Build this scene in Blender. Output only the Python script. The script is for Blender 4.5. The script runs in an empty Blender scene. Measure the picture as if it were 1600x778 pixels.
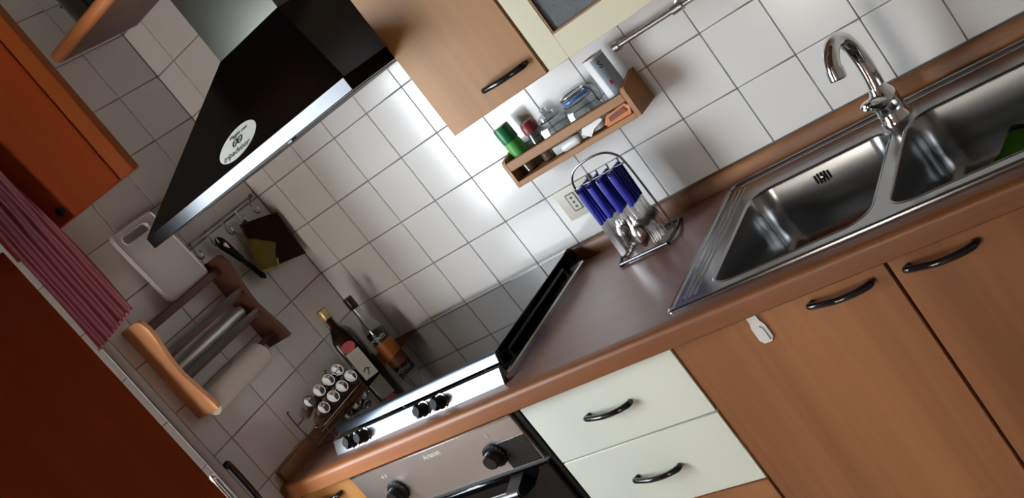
import bpy, bmesh, math, random
from mathutils import Vector, Matrix
random.seed(7)
S = bpy.context.scene
COL = S.collection

# ------------------------------------------------------------------ camera
cam_d = bpy.data.cameras.new('camera'); cam = bpy.data.objects.new('camera', cam_d); COL.objects.link(cam)
cam_d.sensor_fit = 'HORIZONTAL'; cam_d.sensor_width = 36.0; cam_d.lens = 35.058
cam_d.clip_start = 0.02; cam_d.clip_end = 60
right = Vector((0.692515, 0.397958, -0.601708)); down = Vector((-0.379075, -0.508904, -0.772864)); fwd = Vector((-0.613779, 0.763312, -0.201568))
m = Matrix.Identity(4)
for r in range(3):
    m[r][0] = right[r]; m[r][1] = -down[r]; m[r][2] = -fwd[r]
m.translation = Vector((2.325993, -2.078480, 1.564088))
cam.matrix_world = m
S.camera = cam

# ------------------------------------------------------------------ world, daylight, exposure
SKY = 19.0
w = bpy.data.worlds.new('sky'); S.world = w; w.use_nodes = True
bg = w.node_tree.nodes['Background']; bg.inputs[0].default_value = (0.88, 0.955, 1.02, 1); bg.inputs[1].default_value = SKY
S.view_settings.view_transform = 'Standard'; S.view_settings.look = 'None'
S.view_settings.gamma = 1.0; S.view_settings.use_curve_mapping = False
S.view_settings.exposure = 0.0
def portal(name, loc, rot, sx, sy):
    l = bpy.data.lights.new(name, 'AREA'); l.shape = 'RECTANGLE'; l.size = sx; l.size_y = sy
    l.cycles.is_portal = True
    o = bpy.data.objects.new(name, l); COL.objects.link(o); o.location = loc; o.rotation_euler = rot
# opening of the room: a window in the left wall, hidden from here behind the cupboard
WIN = dict(y0=-0.78, y1=-1.95, z0=0.86, z1=2.02)
WIN_FILL = dict(x0=0.38, x1=1.12, z0=0.55, z1=1.62)  # unseen opening added behind the camera for fill light
RX = 3.3; RY = -3.1; RZ = 2.7; WT = 0.26
portal('daylight_portal', (-WT + 0.02, (WIN['y0'] + WIN['y1']) / 2, (WIN['z0'] + WIN['z1']) / 2), (0, -math.pi / 2, 0), WIN['z1'] - WIN['z0'], WIN['y0'] - WIN['y1'])

portal('daylight_portal', ((WIN_FILL['x0'] + WIN_FILL['x1']) / 2, RY - 0.18, (WIN_FILL['z0'] + WIN_FILL['z1']) / 2), (-math.pi / 2, 0, 0), WIN_FILL['x1'] - WIN_FILL['x0'], WIN_FILL['z1'] - WIN_FILL['z0'])  # portal of the added fill opening

# ------------------------------------------------------------------ materials
def lin(r, g, b):
    f = lambda c: (c / 255 / 12.92) if c <= 10 else ((c / 255 + 0.055) / 1.055) ** 2.4
    return (f(r), f(g), f(b), 1)
def mat(name, col, rough=0.5, metal=0.0, ior=1.5, coat=0.0, var=0.0, vscale=20.0, bump=0.0, bscale=200.0, trans=0.0, sheen=0.0, aniso=0.0):
    M = bpy.data.materials.new(name); M.use_nodes = True
    nt = M.node_tree; b = nt.nodes['Principled BSDF']
    b.inputs['Base Color'].default_value = col; b.inputs['Roughness'].default_value = rough
    b.inputs['Metallic'].default_value = metal; b.inputs['IOR'].default_value = ior
    b.inputs['Coat Weight'].default_value = coat; b.inputs['Transmission Weight'].default_value = trans
    b.inputs['Sheen Weight'].default_value = sheen; b.inputs['Anisotropic'].default_value = aniso
    tc = nt.nodes.new('ShaderNodeTexCoord')
    nz = nt.nodes.new('ShaderNodeTexNoise'); nz.inputs['Scale'].default_value = vscale; nz.inputs['Detail'].default_value = 4
    nt.links.new(tc.outputs['Object'], nz.inputs['Vector'])
    mx = nt.nodes.new('ShaderNodeMix'); mx.data_type = 'RGBA'
    mx.inputs[6].default_value = tuple(c * (1 - var) for c in col[:3]) + (1,)
    mx.inputs[7].default_value = tuple(min(1, c * (1 + var)) for c in col[:3]) + (1,)
    nt.links.new(nz.outputs['Fac'], mx.inputs[0]); nt.links.new(mx.outputs[2], b.inputs['Base Color'])
    if bump:
        n2 = nt.nodes.new('ShaderNodeTexNoise'); n2.inputs['Scale'].default_value = bscale; n2.inputs['Detail'].default_value = 3
        nt.links.new(tc.outputs['Object'], n2.inputs['Vector'])
        bp = nt.nodes.new('ShaderNodeBump'); bp.inputs['Strength'].default_value = bump; bp.inputs['Distance'].default_value = 0.002
        nt.links.new(n2.outputs['Fac'], bp.inputs['Height']); nt.links.new(bp.outputs['Normal'], b.inputs['Normal'])
    return M
def wood(name, c1, c2, axis='z', rough=0.4, scale=1.0, coat=0.0, fine=0.35, worn=None):
    """laminate or veneer with grain running along one axis; c1, c2 linear colours"""
    M = bpy.data.materials.new(name); M.use_nodes = True
    nt = M.node_tree; b = nt.nodes['Principled BSDF']; L = nt.links.new
    b.inputs['Roughness'].default_value = rough; b.inputs['Coat Weight'].default_value = coat; b.inputs['Coat Roughness'].default_value = 0.15
    tc = nt.nodes.new('ShaderNodeTexCoord'); oi = nt.nodes.new('ShaderNodeObjectInfo')
    ad = nt.nodes.new('ShaderNodeVectorMath'); ad.operation = 'ADD'
    mu = nt.nodes.new('ShaderNodeMath'); mu.operation = 'MULTIPLY'; mu.inputs[1].default_value = 7.0
    L(oi.outputs['Random'], mu.inputs[0]); L(tc.outputs['Object'], ad.inputs[0]); L(mu.outputs[0], ad.inputs[1])
    def stretched(k_across, k_along):
        mp = nt.nodes.new('ShaderNodeMapping')
        s = [k_across * scale] * 3; s['xyz'.index(axis)] = k_along * scale
        mp.inputs['Scale'].default_value = s
        L(ad.outputs[0], mp.inputs['Vector']); return mp
    n1 = nt.nodes.new('ShaderNodeTexNoise'); n1.inputs['Scale'].default_value = 1; n1.inputs['Detail'].default_value = 3
    L(stretched(11, 0.7).outputs[0], n1.inputs['Vector'])
    n2 = nt.nodes.new('ShaderNodeTexNoise'); n2.inputs['Scale'].default_value = 1; n2.inputs['Detail'].default_value = 5
    L(stretched(120, 3).outputs[0], n2.inputs['Vector'])
    mm = nt.nodes.new('ShaderNodeMix'); mm.data_type = 'FLOAT'; mm.inputs[0].default_value = fine
    L(n1.outputs['Fac'], mm.inputs[2]); L(n2.outputs['Fac'], mm.inputs[3])
    cr = nt.nodes.new('ShaderNodeValToRGB')
    cr.color_ramp.elements[0].position = 0.33; cr.color_ramp.elements[0].color = c1
    cr.color_ramp.elements[1].position = 0.67; cr.color_ramp.elements[1].color = c2
    L(mm.outputs[0], cr.inputs[0])
    out = cr.outputs[0]
    if worn:
        n3 = nt.nodes.new('ShaderNodeTexNoise'); n3.inputs['Scale'].default_value = 3.2; n3.inputs['Detail'].default_value = 6
        mp = nt.nodes.new('ShaderNodeMapping'); mp.inputs['Scale'].default_value = (1, 1, 6)
        L(tc.outputs['Object'], mp.inputs['Vector']); L(mp.outputs[0], n3.inputs['Vector'])
        r3 = nt.nodes.new('ShaderNodeValToRGB'); r3.color_ramp.elements[0].position = 0.47; r3.color_ramp.elements[1].position = 0.62
        L(n3.outputs['Fac'], r3.inputs[0])
        mw = nt.nodes.new('ShaderNodeMix'); mw.data_type = 'RGBA'; mw.inputs[7].default_value = worn
        L(r3.outputs[0], mw.inputs[0]); L(out, mw.inputs[6]); out = mw.outputs[2]
    L(out, b.inputs['Base Color'])
    bp = nt.nodes.new('ShaderNodeBump'); bp.inputs['Strength'].default_value = 0.06; bp.inputs['Distance'].default_value = 0.001
    L(n2.outputs['Fac'], bp.inputs['Height']); L(bp.outputs['Normal'], b.inputs['Normal'])
    return M
def thin_glass(name, col=(1, 1, 1, 1), refl=1.0, tint=1.0):
    """window or jar glass: transparent with a Fresnel reflection, lets daylight through"""
    M = bpy.data.materials.new(name); M.use_nodes = True; nt = M.node_tree; nt.nodes.clear(); L = nt.links.new
    o = nt.nodes.new('ShaderNodeOutputMaterial'); t = nt.nodes.new('ShaderNodeBsdfTransparent'); g = nt.nodes.new('ShaderNodeBsdfGlossy')
    t.inputs[0].default_value = tuple(c * tint for c in col[:3]) + (1,); g.inputs['Roughness'].default_value = 0.03
    lw = nt.nodes.new('ShaderNodeLayerWeight'); pw = nt.nodes.new('ShaderNodeMath'); pw.operation = 'POWER'; pw.inputs[1].default_value = 2.6
    L(lw.outputs['Facing'], pw.inputs[0])
    mu = nt.nodes.new('ShaderNodeMath'); mu.operation = 'MULTIPLY_ADD'; mu.inputs[1].default_value = 0.8; mu.inputs[2].default_value = 0.05 * refl; mu.use_clamp = True
    mx = nt.nodes.new('ShaderNodeMixShader'); L(pw.outputs[0], mu.inputs[0]); L(mu.outputs[0], mx.inputs[0]); L(t.outputs[0], mx.inputs[1]); L(g.outputs[0], mx.inputs[2]); L(mx.outputs[0], o.inputs[0])
    return M
MT = {}
MT['tile'] = mat('glazed_white_tile', lin(226, 224, 222), 0.16, var=0.025, vscale=9, bump=0.05, bscale=14)
MT['grout'] = mat('grey_grout', lin(136, 130, 123), 0.9, var=0.12, vscale=60)
MT['paint'] = mat('white_wall_paint', lin(226, 224, 220), 0.85, var=0.03, bump=0.1, bscale=90)
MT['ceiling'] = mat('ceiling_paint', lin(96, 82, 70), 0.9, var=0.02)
MT['floor'] = mat('terracotta_floor', lin(200, 190, 176), 0.45, var=0.08, vscale=6)
MT['cherry'] = wood('cherry_laminate', lin(136, 86, 52), lin(178, 122, 80), 'z', 0.42, 0.6, fine=0.18)
MT['cherry_up'] = wood('cherry_laminate_upper', lin(148, 99, 48), lin(180, 130, 72), 'z', 0.5, 0.6, fine=0.18)
MT['cream'] = mat('cream_lacquer', lin(232, 237, 224), 0.42, var=0.012)
MT['cream_up'] = mat('cream_lacquer_yellow', lin(218, 214, 186), 0.42, var=0.012)
MT['edge'] = wood('light_edge_band', lin(196, 150, 100), lin(214, 172, 122), 'z', 0.5)
MT['carcass'] = mat('carcass_board', lin(150, 104, 70), 0.6, var=0.05)
MT['top'] = wood('worktop_laminate', lin(108, 72, 62), lin(130, 90, 78), 'x', 0.34, 1.4, coat=0.08, fine=0.6)
MT['nose'] = wood('worktop_nosing', lin(120, 70, 36), lin(148, 92, 50), 'x', 0.45, 1.0, coat=0.0)
MT['upstand'] = wood('worn_upstand', lin(108, 66, 38), lin(136, 86, 48), 'x', 0.42, 1.0, worn=lin(168, 110, 44))
MT['orange'] = wood('orange_laminate', lin(146, 58, 18), lin(162, 68, 23), 'z', 0.65, 0.8)
MT['orange_edge'] = wood('orange_edge', lin(152, 72, 28), lin(168, 84, 34), 'z', 0.45, 0.8)
for n_ in ('orange', 'orange_edge'): MT[n_].node_tree.nodes['Principled BSDF'].inputs['Specular IOR Level'].default_value = 0.15
MT['shelfwood'] = wood('orange_beech', lin(156, 90, 46), lin(182, 112, 62), 'x', 0.32, 1.0)
MT['rackwood'] = wood('dark_shaded_pine', lin(78, 46, 32), lin(100, 62, 44), 'z', 0.45, 1.3)  # dark bar wood; on far board and shelf bottom it paints in shade
MT['rackwood_lit'] = wood('lit_rack_pine', lin(226, 162, 112), lin(238, 180, 132), 'z', 0.45, 1.0)  # near side board, with the light falling on it painted in
MT['spicewood'] = wood('oak_shelf', lin(140, 96, 52), lin(170, 120, 70), 'x', 0.5, 1.4)
MT['steel'] = mat('brushed_steel', (0.62, 0.62, 0.63, 1), 0.24, 1.0, var=0.05, vscale=40, aniso=0.4)
MT['fasciasteel'] = mat('satin_fascia_steel', (0.16, 0.16, 0.165, 1), 0.25, 1.0)
MT['strip'] = mat('dark_polished_strip', (0.075, 0.078, 0.082, 1), 0.27, 1.0, var=0.08, vscale=12)
MT['lidstrip'] = mat('blue_grey_lid_strip', (0.075, 0.09, 0.11, 1), 0.2, 1.0)
MT['railsteel'] = mat('satin_rail_steel', (0.72, 0.72, 0.72, 1), 0.3, 1.0)
MT['panelsteel'] = mat('oven_steel', (0.62, 0.57, 0.54, 1), 0.34, 1.0, var=0.04, vscale=30)
MT['sink'] = mat('satin_steel', (0.33, 0.33, 0.335, 1), 0.2, 1.0, var=0.05, vscale=30)
MT['chrome'] = mat('chrome', (0.78, 0.78, 0.79, 1), 0.06, 1.0)
MT['wire'] = mat('chromed_wire', (0.27, 0.265, 0.26, 1), 0.24, 1.0)
MT['blackchrome'] = mat('black_chrome', (0.02, 0.018, 0.018, 1), 0.12, 0.3, coat=0.3)
MT['black'] = mat('black_plastic', lin(16, 15, 16), 0.35)
MT['matteblack'] = mat('matt_black_plastic', lin(13, 12, 13), 0.6)
MT['matteblack'].node_tree.nodes['Principled BSDF'].inputs['Specular IOR Level'].default_value = 0.2
MT['filter'] = mat('grey_grease_filter', (0.10, 0.095, 0.09, 1), 0.6, 0.6)
MT['enamel'] = mat('black_enamel', lin(10, 10, 11), 0.12, coat=0.4)
MT['hoodblack'] = mat('black_hood_paint', lin(4, 3, 3), 0.2, ior=1.3)
MT['hoodblack'].node_tree.nodes['Principled BSDF'].inputs['Specular IOR Level'].default_value = 0.2
MT['chimney'] = mat('dark_steel_chimney', (0.10, 0.10, 0.088, 1), 0.3, 1.0, var=0.06, vscale=8)
MT['lidglass'] = mat('smoked_lid_glass', lin(7, 7, 7), 0.03, ior=1.45)
MT['ovenglass'] = mat('black_oven_glass', lin(10, 10, 12), 0.05, ior=1.5)
MT['frost'] = mat('frosted_cabinet_glass', lin(92, 100, 104), 0.22, var=0.1, vscale=30, bump=0.3, bscale=300)
MT['white'] = mat('white_plastic', lin(224, 222, 222), 0.35)
MT['board'] = mat('white_polyethylene', lin(226, 226, 230), 0.4, bump=0.05, bscale=300)
MT['ivory'] = mat('ivory_plastic', lin(206, 200, 184), 0.45)
MT['blue'] = mat('cobalt_plastic', lin(24, 30, 150), 0.28)
MT['sticker'] = mat('white_sticker', lin(205, 208, 200), 0.45, var=0.02)
MT['ink'] = mat('black_ink', lin(40, 38, 36), 0.6)
MT['greyink'] = mat('grey_ink', lin(150, 148, 142), 0.5)
MT['glass'] = thin_glass('clear_glass', (0.80, 0.835, 0.84, 1), 1.8)
MT['pane'] = thin_glass('warm_fill_pane', (1.0, 0.93, 0.85, 1), 1.0)  # panes of the added fill opening, tinted to warm its light
MT['oil'] = mat('dark_green_glass', lin(12, 14, 9), 0.12)
MT['gold'] = mat('gold_cap', lin(196, 172, 118), 0.35, 0.5)
MT['oillabel'] = mat('oil_label_paper', lin(168, 166, 158), 0.6, var=0.06, vscale=120)
MT['redlabel'] = mat('red_label', lin(170, 44, 56), 0.5, var=0.2, vscale=90)
MT['vinegar'] = mat('amber_vinegar_label', lin(160, 86, 22), 0.5, var=0.3, vscale=50)
MT['paper'] = mat('paper_roll', lin(226, 222, 214), 0.9, bump=0.25, bscale=260)
MT['foil'] = mat('foil_roll', (0.7, 0.69, 0.67, 1), 0.38, 0.7)
MT['pothold_y'] = mat('mustard_cotton', lin(142, 126, 50), 0.95, var=0.1, vscale=150, bump=0.6, bscale=350, sheen=0.3)
MT['pothold_b'] = mat('dark_brown_cotton', lin(62, 34, 30), 0.95, var=0.25, vscale=45, bump=0.6, bscale=260)
MT['pothold_s'] = mat('brown_stitch', lin(44, 22, 20), 0.95)
MT['green'] = mat('green_cap', lin(20, 120, 66), 0.35)
MT['herb'] = mat('herb_label', lin(78, 168, 70), 0.5, var=0.25, vscale=60)
MT['herbs'] = mat('dried_spice', lin(120, 92, 60), 0.9, var=0.3, vscale=300)
MT['maroon'] = mat('maroon_cap', lin(128, 42, 44), 0.4)
MT['bluegasket'] = mat('blue_gasket', lin(48, 110, 190), 0.35)
MT['tin'] = mat('tin_label_grey', lin(150, 164, 178), 0.45, var=0.14, vscale=26)
MT['tinwhite'] = mat('tin_label_white', lin(222, 224, 226), 0.45)
MT['tinaqua'] = mat('tin_label_aqua', lin(168, 214, 224), 0.45)
MT['pink'] = mat('magenta_print', lin(190, 40, 120), 0.5)
MT['sachet'] = mat('white_sachet', lin(228, 228, 230), 0.4)
MT['orangebag'] = mat('orange_film', lin(204, 112, 40), 0.35, var=0.2, vscale=40)
MT['brownbag'] = mat('brown_contents', lin(116, 60, 44), 0.6, var=0.3, vscale=70)
MT['spongegreen'] = mat('green_scouring_cloth', lin(96, 176, 20), 0.9, var=0.1, vscale=120, bump=0.6, bscale=240)
MT['leafgrey'] = mat('dark_grey_door_leaf', lin(46, 43, 41), 0.6)
MT['frame'] = mat('grey_door_frame', lin(104, 97, 92), 0.5)
MT['outside'] = mat('dark_house_render', lin(88, 84, 80), 0.9, var=0.1, vscale=2)
MT['dark'] = mat('dark_gap', lin(14, 12, 11), 0.9)
# striped towel: wine-red with fine stripes along its length
def towel_mat():
    M = bpy.data.materials.new('wine_striped_cotton'); M.use_nodes = True; nt = M.node_tree; b = nt.nodes['Principled BSDF']; L = nt.links.new
    b.inputs['Roughness'].default_value = 0.95; b.inputs['Sheen Weight'].default_value = 0.3
    tc = nt.nodes.new('ShaderNodeTexCoord'); wv = nt.nodes.new('ShaderNodeTexWave'); wv.wave_type = 'BANDS'; wv.bands_direction = 'X'
    wv.inputs['Scale'].default_value = 42; wv.inputs['Distortion'].default_value = 0.6; wv.inputs['Detail'].default_value = 1
    L(tc.outputs['Object'], wv.inputs['Vector'])
    cr = nt.nodes.new('ShaderNodeValToRGB'); cr.color_ramp.elements[0].position = 0.3; cr.color_ramp.elements[0].color = lin(150, 66, 84); cr.color_ramp.elements[1].position = 0.7; cr.color_ramp.elements[1].color = lin(196, 128, 142)
    L(wv.outputs['Fac'], cr.inputs[0]); L(cr.outputs[0], b.inputs['Base Color'])
    bp = nt.nodes.new('ShaderNodeBump'); bp.inputs['Strength'].default_value = 0.5; bp.inputs['Distance'].default_value = 0.002
    L(wv.outputs['Fac'], bp.inputs['Height']); L(bp.outputs['Normal'], b.inputs['Normal'])
    return M
MT['towel'] = towel_mat()

# ------------------------------------------------------------------ mesh helpers
ORG = {}
def obj(name, bm, material, parent=None, sharp=38, world=True):
    """links bm as one mesh object; with world=True the vertices are in world space and are moved into the parent's frame"""
    if parent is not None and world:
        bmesh.ops.translate(bm, verts=bm.verts[:], vec=-ORG[parent.name])
    me = bpy.data.meshes.new(name); bmesh.ops.recalc_face_normals(bm, faces=bm.faces[:]); bm.to_mesh(me); bm.free()
    for p in me.polygons: p.use_smooth = True
    me.set_sharp_from_angle(angle=math.radians(sharp))
    me.materials.append(MT[material])
    o = bpy.data.objects.new(name, me); COL.objects.link(o)
    if parent is not None:
        o.parent = parent; ORG[o.name] = ORG[parent.name].copy()
    else: ORG[o.name] = Vector((0, 0, 0))
    return o
def solo(name, bm, material, origin, label, cat, group=None, sharp=38):
    bmesh.ops.translate(bm, verts=bm.verts[:], vec=-Vector(origin))
    o = obj(name, bm, material, None, sharp); o.location = origin; ORG[o.name] = Vector(origin)
    return tag(o, label, cat, group)
def tag(o, label, cat, group=None):
    o['label'] = label; o['category'] = cat
    if group: o['group'] = group
    return o
def thing(name, label, cat, loc, group=None):
    o = bpy.data.objects.new(name, None); COL.objects.link(o); o.location = loc; o.empty_display_size = 0.05
    ORG[o.name] = Vector(loc); return tag(o, label, cat, group)
def struct(name, bm=None, material=None, loc=(0, 0, 0)):
    if bm is None:
        o = bpy.data.objects.new(name, None); COL.objects.link(o); o.location = loc; ORG[o.name] = Vector(loc)
    else: o = obj(name, bm, material)
    o['kind'] = 'structure'; return o
def new(): return bmesh.new()
def box(bm, x0, x1, y0, y1, z0, z1, bev=0.0, seg=1):
    r = bmesh.ops.create_cube(bm, size=1.0)
    vs = r['verts']
    for v in vs:
        v.co = Vector((x0 + (v.co.x + .5) * (x1 - x0), y0 + (v.co.y + .5) * (y1 - y0), z0 + (v.co.z + .5) * (z1 - z0)))
    if bev:
        es = list({e for v in vs for e in v.link_edges})
        bmesh.ops.bevel(bm, geom=es, offset=bev, segments=seg, affect='EDGES', profile=0.6)
    return bm
def B(x0, x1, y0, y1, z0, z1, bev=0.0, seg=1): return box(new(), x0, x1, y0, y1, z0, z1, bev, seg)
def tube(bm, pts, r, n=10, cap=True, closed=False, flat=None):
    """tube along a path; r a number or a list; flat = (vector, factor) squashes the section"""
    pts = [Vector(p) for p in pts]; N = len(pts); rings = []; prev = None
    for i, p in enumerate(pts):
        if closed: t = pts[(i + 1) % N] - pts[i - 1]
        else: t = pts[min(i + 1, N - 1)] - pts[max(i - 1, 0)]
        t.normalize()
        if prev is None:
            a = Vector((0, 0, 1)) if abs(t.z) < 0.9 else Vector((1, 0, 0)); u = t.cross(a).normalized()
        else:
            u = prev - t * prev.dot(t)
            u = u.normalized() if u.length > 1e-6 else t.orthogonal().normalized()
        v = t.cross(u).normalized(); prev = u
        rr = r[i] if isinstance(r, (list, tuple)) else r
        ring = []
        for k in range(n):
            a = 2 * math.pi * k / n; d = (u * math.cos(a) + v * math.sin(a)) * rr
            if flat: d = d - Vector(flat[0]) * d.dot(Vector(flat[0])) * (1 - flat[1])
            ring.append(bm.verts.new(p + d))
        rings.append(ring)
    M = N if closed else N - 1
    for i in range(M):
        a, b = rings[i], rings[(i + 1) % N]
        for k in range(n): bm.faces.new((a[k], a[(k + 1) % n], b[(k + 1) % n], b[k]))
    if cap and not closed:
        bm.faces.new(rings[0][::-1]); bm.faces.new(rings[-1])
    return bm
def smooth(pts, n=6):
    """Catmull-Rom through the points"""
    P = [Vector(p) for p in pts]; P = [P[0] * 2 - P[1]] + P + [P[-1] * 2 - P[-2]]; out = []
    for i in range(1, len(P) - 2):
        for k in range(n):
            t = k / n
            out.append(0.5 * ((2 * P[i]) + (P[i + 1] - P[i - 1]) * t + (2 * P[i - 1] - 5 * P[i] + 4 * P[i + 1] - P[i + 2]) * t * t + (3 * P[i] - P[i - 1] - 3 * P[i + 1] + P[i + 2]) * t ** 3))
    out.append(P[-2]); return out
def lathe(bm, prof, c, axis=(0, 0, 1), n=24, cap=True, xs=1.0, ys=1.0):
    """profile [(r, h)] turned about an axis through c"""
    ax = Vector(axis).normalized(); u = ax.orthogonal().normalized()
    if abs(ax.z) > 0.99: u = Vector((1, 0, 0))
    v = ax.cross(u); c = Vector(c); rings = []
    for r, h in prof:
        rings.append([bm.verts.new(c + ax * h + u * (math.cos(2 * math.pi * k / n) * r * xs) + v * (math.sin(2 * math.pi * k / n) * r * ys)) for k in range(n)])
    for a, b in zip(rings, rings[1:]):
        for k in range(n): bm.faces.new((a[k], a[(k + 1) % n], b[(k + 1) % n], b[k]))
    if cap: bm.faces.new(rings[0][::-1]); bm.faces.new(rings[-1])
    return bm
def prism(bm, pts, vec):
    """polygon pts (3D) pushed along vec"""
    a = [bm.verts.new(Vector(p)) for p in pts]; b = [bm.verts.new(Vector(p) + Vector(vec)) for p in pts]
    bm.faces.new(a); bm.faces.new(b[::-1]); n = len(a)
    for k in range(n): bm.faces.new((a[k], b[k], b[(k + 1) % n], a[(k + 1) % n]))
    return bm
def rrect(x0, x1, y0, y1, r, n=6):
    out = []
    for cx, cy, a0 in ((x1 - r, y1 - r, 0), (x0 + r, y1 - r, 90), (x0 + r, y0 + r, 180), (x1 - r, y0 + r, 270)):
        for k in range(n + 1):
            a = math.radians(a0 + 90 * k / n); out.append((cx + r * math.cos(a), cy + r * math.sin(a)))
    return out
def skin_loops(bm, loops, cap0=False, cap1=True):
    R = [[bm.verts.new(Vector(p)) for p in L] for L in loops]
    for a, b in zip(R, R[1:]):
        n = len(a)
        for k in range(n): bm.faces.new((a[k], a[(k + 1) % n], b[(k + 1) % n], b[k]))
    if cap0: bm.faces.new(R[0][::-1])
    if cap1: bm.faces.new(R[-1])
    return R
def text_bm(s, size, origin, xdir, ydir, thick=0.0004, align='CENTER', shear=0.0):
    c = bpy.data.curves.new('lettering', 'FONT'); c.body = s; c.size = size; c.align_x = align; c.align_y = 'CENTER'; c.extrude = thick; c.resolution_u = 2; c.shear = shear
    t = bpy.data.objects.new('lettering', c); COL.objects.link(t)
    dg = bpy.context.evaluated_depsgraph_get(); me = bpy.data.meshes.new_from_object(t.evaluated_get(dg))
    bm = bmesh.new(); bm.from_mesh(me); bpy.data.objects.remove(t); bpy.data.meshes.remove(me); bpy.data.curves.remove(c)
    X = Vector(xdir).normalized(); Y = Vector(ydir).normalized(); Z = X.cross(Y); M = Matrix((X, Y, Z)).transposed().to_4x4(); M.translation = Vector(origin)
    bmesh.ops.transform(bm, matrix=M, verts=bm.verts[:]); return bm
def copy_part(src, parent, name=None):
    c = src.copy(); COL.objects.link(c); c.parent = parent; return c

# ------------------------------------------------------------------ the room
def wall_with_hole_x(x0, x1, ya, yb, hole):
    bm = new(); h = hole
    box(bm, x0, x1, h['y0'], yb, 0, RZ); box(bm, x0, x1, ya, h['y1'], 0, RZ)
    box(bm, x0, x1, h['y1'], h['y0'], h['z1'], RZ)
    if h['z0'] > 0.05: box(bm, x0, x1, h['y1'], h['y0'], 0, h['z0'])
    return bm
TD = 0.008  # tile thickness: glazed faces at y = 0 and x = 0
wl = struct('wall_left', wall_with_hole_x(-WT, -TD + 0.0012, RY, 0.2, WIN), 'grout')
wb = struct('wall_back', B(-TD, RX + WT, TD - 0.0012, 0.2, 0, RZ), 'grout')
struct('wall_right', B(RX, RX + WT, RY, TD, 0, RZ), 'paint')
wfm = new(); h = WIN_FILL
box(wfm, -WT, h['x0'], RY - 0.2, RY, 0, RZ); box(wfm, h['x1'], RX + WT, RY - 0.2, RY, 0, RZ); box(wfm, h['x0'], h['x1'], RY - 0.2, RY, 0, h['z0']); box(wfm, h['x0'], h['x1'], RY - 0.2, RY, h['z1'], RZ)
struct('wall_front', wfm, 'paint')
struct('floor', B(-WT, RX + WT, RY, TD, -0.1, 0), 'floor')
struct('ceiling', B(-WT, RX + WT, RY - 0.2, 0.2, RZ, RZ + 0.1), 'ceiling')
# outside: the dark neighbouring house that stands opposite the left window
struct('wall_neighbour', B(-9.0, -6.0, -4.5, 9.0, -6.0, 8.0), 'outside')
# painted plaster of the left wall beyond the tiles
pl = new(); h = WIN; e = -TD + 0.0012
box(pl, e, 0.0, RY, h['y1'], 0, RZ); box(pl, e, 0.0, h['y0'], -0.7615, 0, RZ); box(pl, e, 0.0, h['y1'], h['y0'], 0, h['z0']); box(pl, e, 0.0, h['y1'], h['y0'], h['z1'], RZ)
obj('plaster', pl, 'paint', wl)
pb = B(-TD, RX, 0.0, TD - 0.0012, 2.4425, RZ); box(pb, 2.4975, RX, 0.0, TD - 0.0012, 0, 2.4425)
obj('plaster', pb, 'paint', wb)
obj('plaster', B(-TD + 0.0012, 0.0, -0.7615, TD, 2.4425, RZ), 'paint', wl)
# tiles, one object each
G = 0.0010; P = 0.15
tile_cache = {}
def tile(parent, w_, h_, centre, along):
    key = (round(w_, 4), round(h_, 4), along)
    if key not in tile_cache:
        if along == 'x': bm = B(-w_ / 2 + G, w_ / 2 - G, 0, TD + 0.004, -h_ / 2 + G, h_ / 2 - G, 0.0013)
        else: bm = B(-TD - 0.004, 0, -w_ / 2 + G, w_ / 2 - G, -h_ / 2 + G, h_ / 2 - G, 0.0013)
        o = obj('tile', bm, 'tile', parent, world=False); tile_cache[key] = o
    else:
        o = tile_cache[key].copy(); COL.objects.link(o); o.parent = parent
    o.location = centre
    o.rotation_euler = (random.uniform(-.002, .002), random.uniform(-.0006, .0006), random.uniform(-.002, .002))
zl = [0.9405 + P * k for k in range(11)]
xl = [0.0] + [0.0953 + P * k for k in range(17)]
for a, b in zip(zl, zl[1:]):
    for c, d in zip(xl, xl[1:]): tile(wb, d - c, b - a, ((c + d) / 2, 0, (a + b) / 2), 'x')
yl = [0.0] + [-0.1605 - P * k for k in range(5)]
zl2 = [0.6415 + P * k for k in range(13)]
for a, b in zip(zl2, zl2[1:]):
    for c, d in zip(yl, yl[1:]): tile(wl, c - d, b - a, (0, (c + d) / 2, (a + b) / 2), 'y')

# grey sliding door leaf whose edge stands proud of the left wall
d1 = struct('door_1', loc=(0.0, -0.70, 0))
d1['label'] = 'grey vertical edge of a sliding door with pull handles at left wall'
H = Vector((0.006, -0.7045, 0)); F = Vector((0.062, -0.7365, 0)); u = (F - H).normalized(); nn = Vector((u.y, -u.x, 0))
def slab_uv(s0, s1, t0, t1, z0, z1, bev=0.003):
    bm = B(s0, s1, t0, t1, z0, z1, bev)
    M = Matrix((u, nn, Vector((0, 0, 1)))).transposed().to_4x4(); M.translation = H
    bmesh.ops.transform(bm, matrix=M, verts=bm.verts[:]); return bm
LW = (F - H).length
obj('leaf', slab_uv(0, LW - 0.004, -0.0125, 0.0125, 0.04, 2.12), 'leafgrey', d1)
obj('edge_strip', slab_uv(LW - 0.004, LW, -0.0115, 0.0115, 0.04, 2.12, 0.001), 'frame', d1)
obj('edge_trim', slab_uv(LW - 0.003, LW + 0.002, 0.0112, 0.0140, 0.04, 2.12, 0.0005), 'frame', d1)
for sgn in (1, -1):
    hb = new(); q = lambda s, t, z: H + u * s + nn * (t * sgn) + Vector((0, 0, z))
    tube(hb, smooth([q(LW - .02, .012, 1.058), q(LW - .02, .022, 1.066), q(LW - .02, .026, 1.055), q(LW - .02, .026, .97), q(LW - .02, .022, .915), q(LW - .02, .012, .91)], 5), 0.008, 10)
    obj('handle', hb, 'chrome' if sgn > 0 else 'blackchrome', d1)
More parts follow.
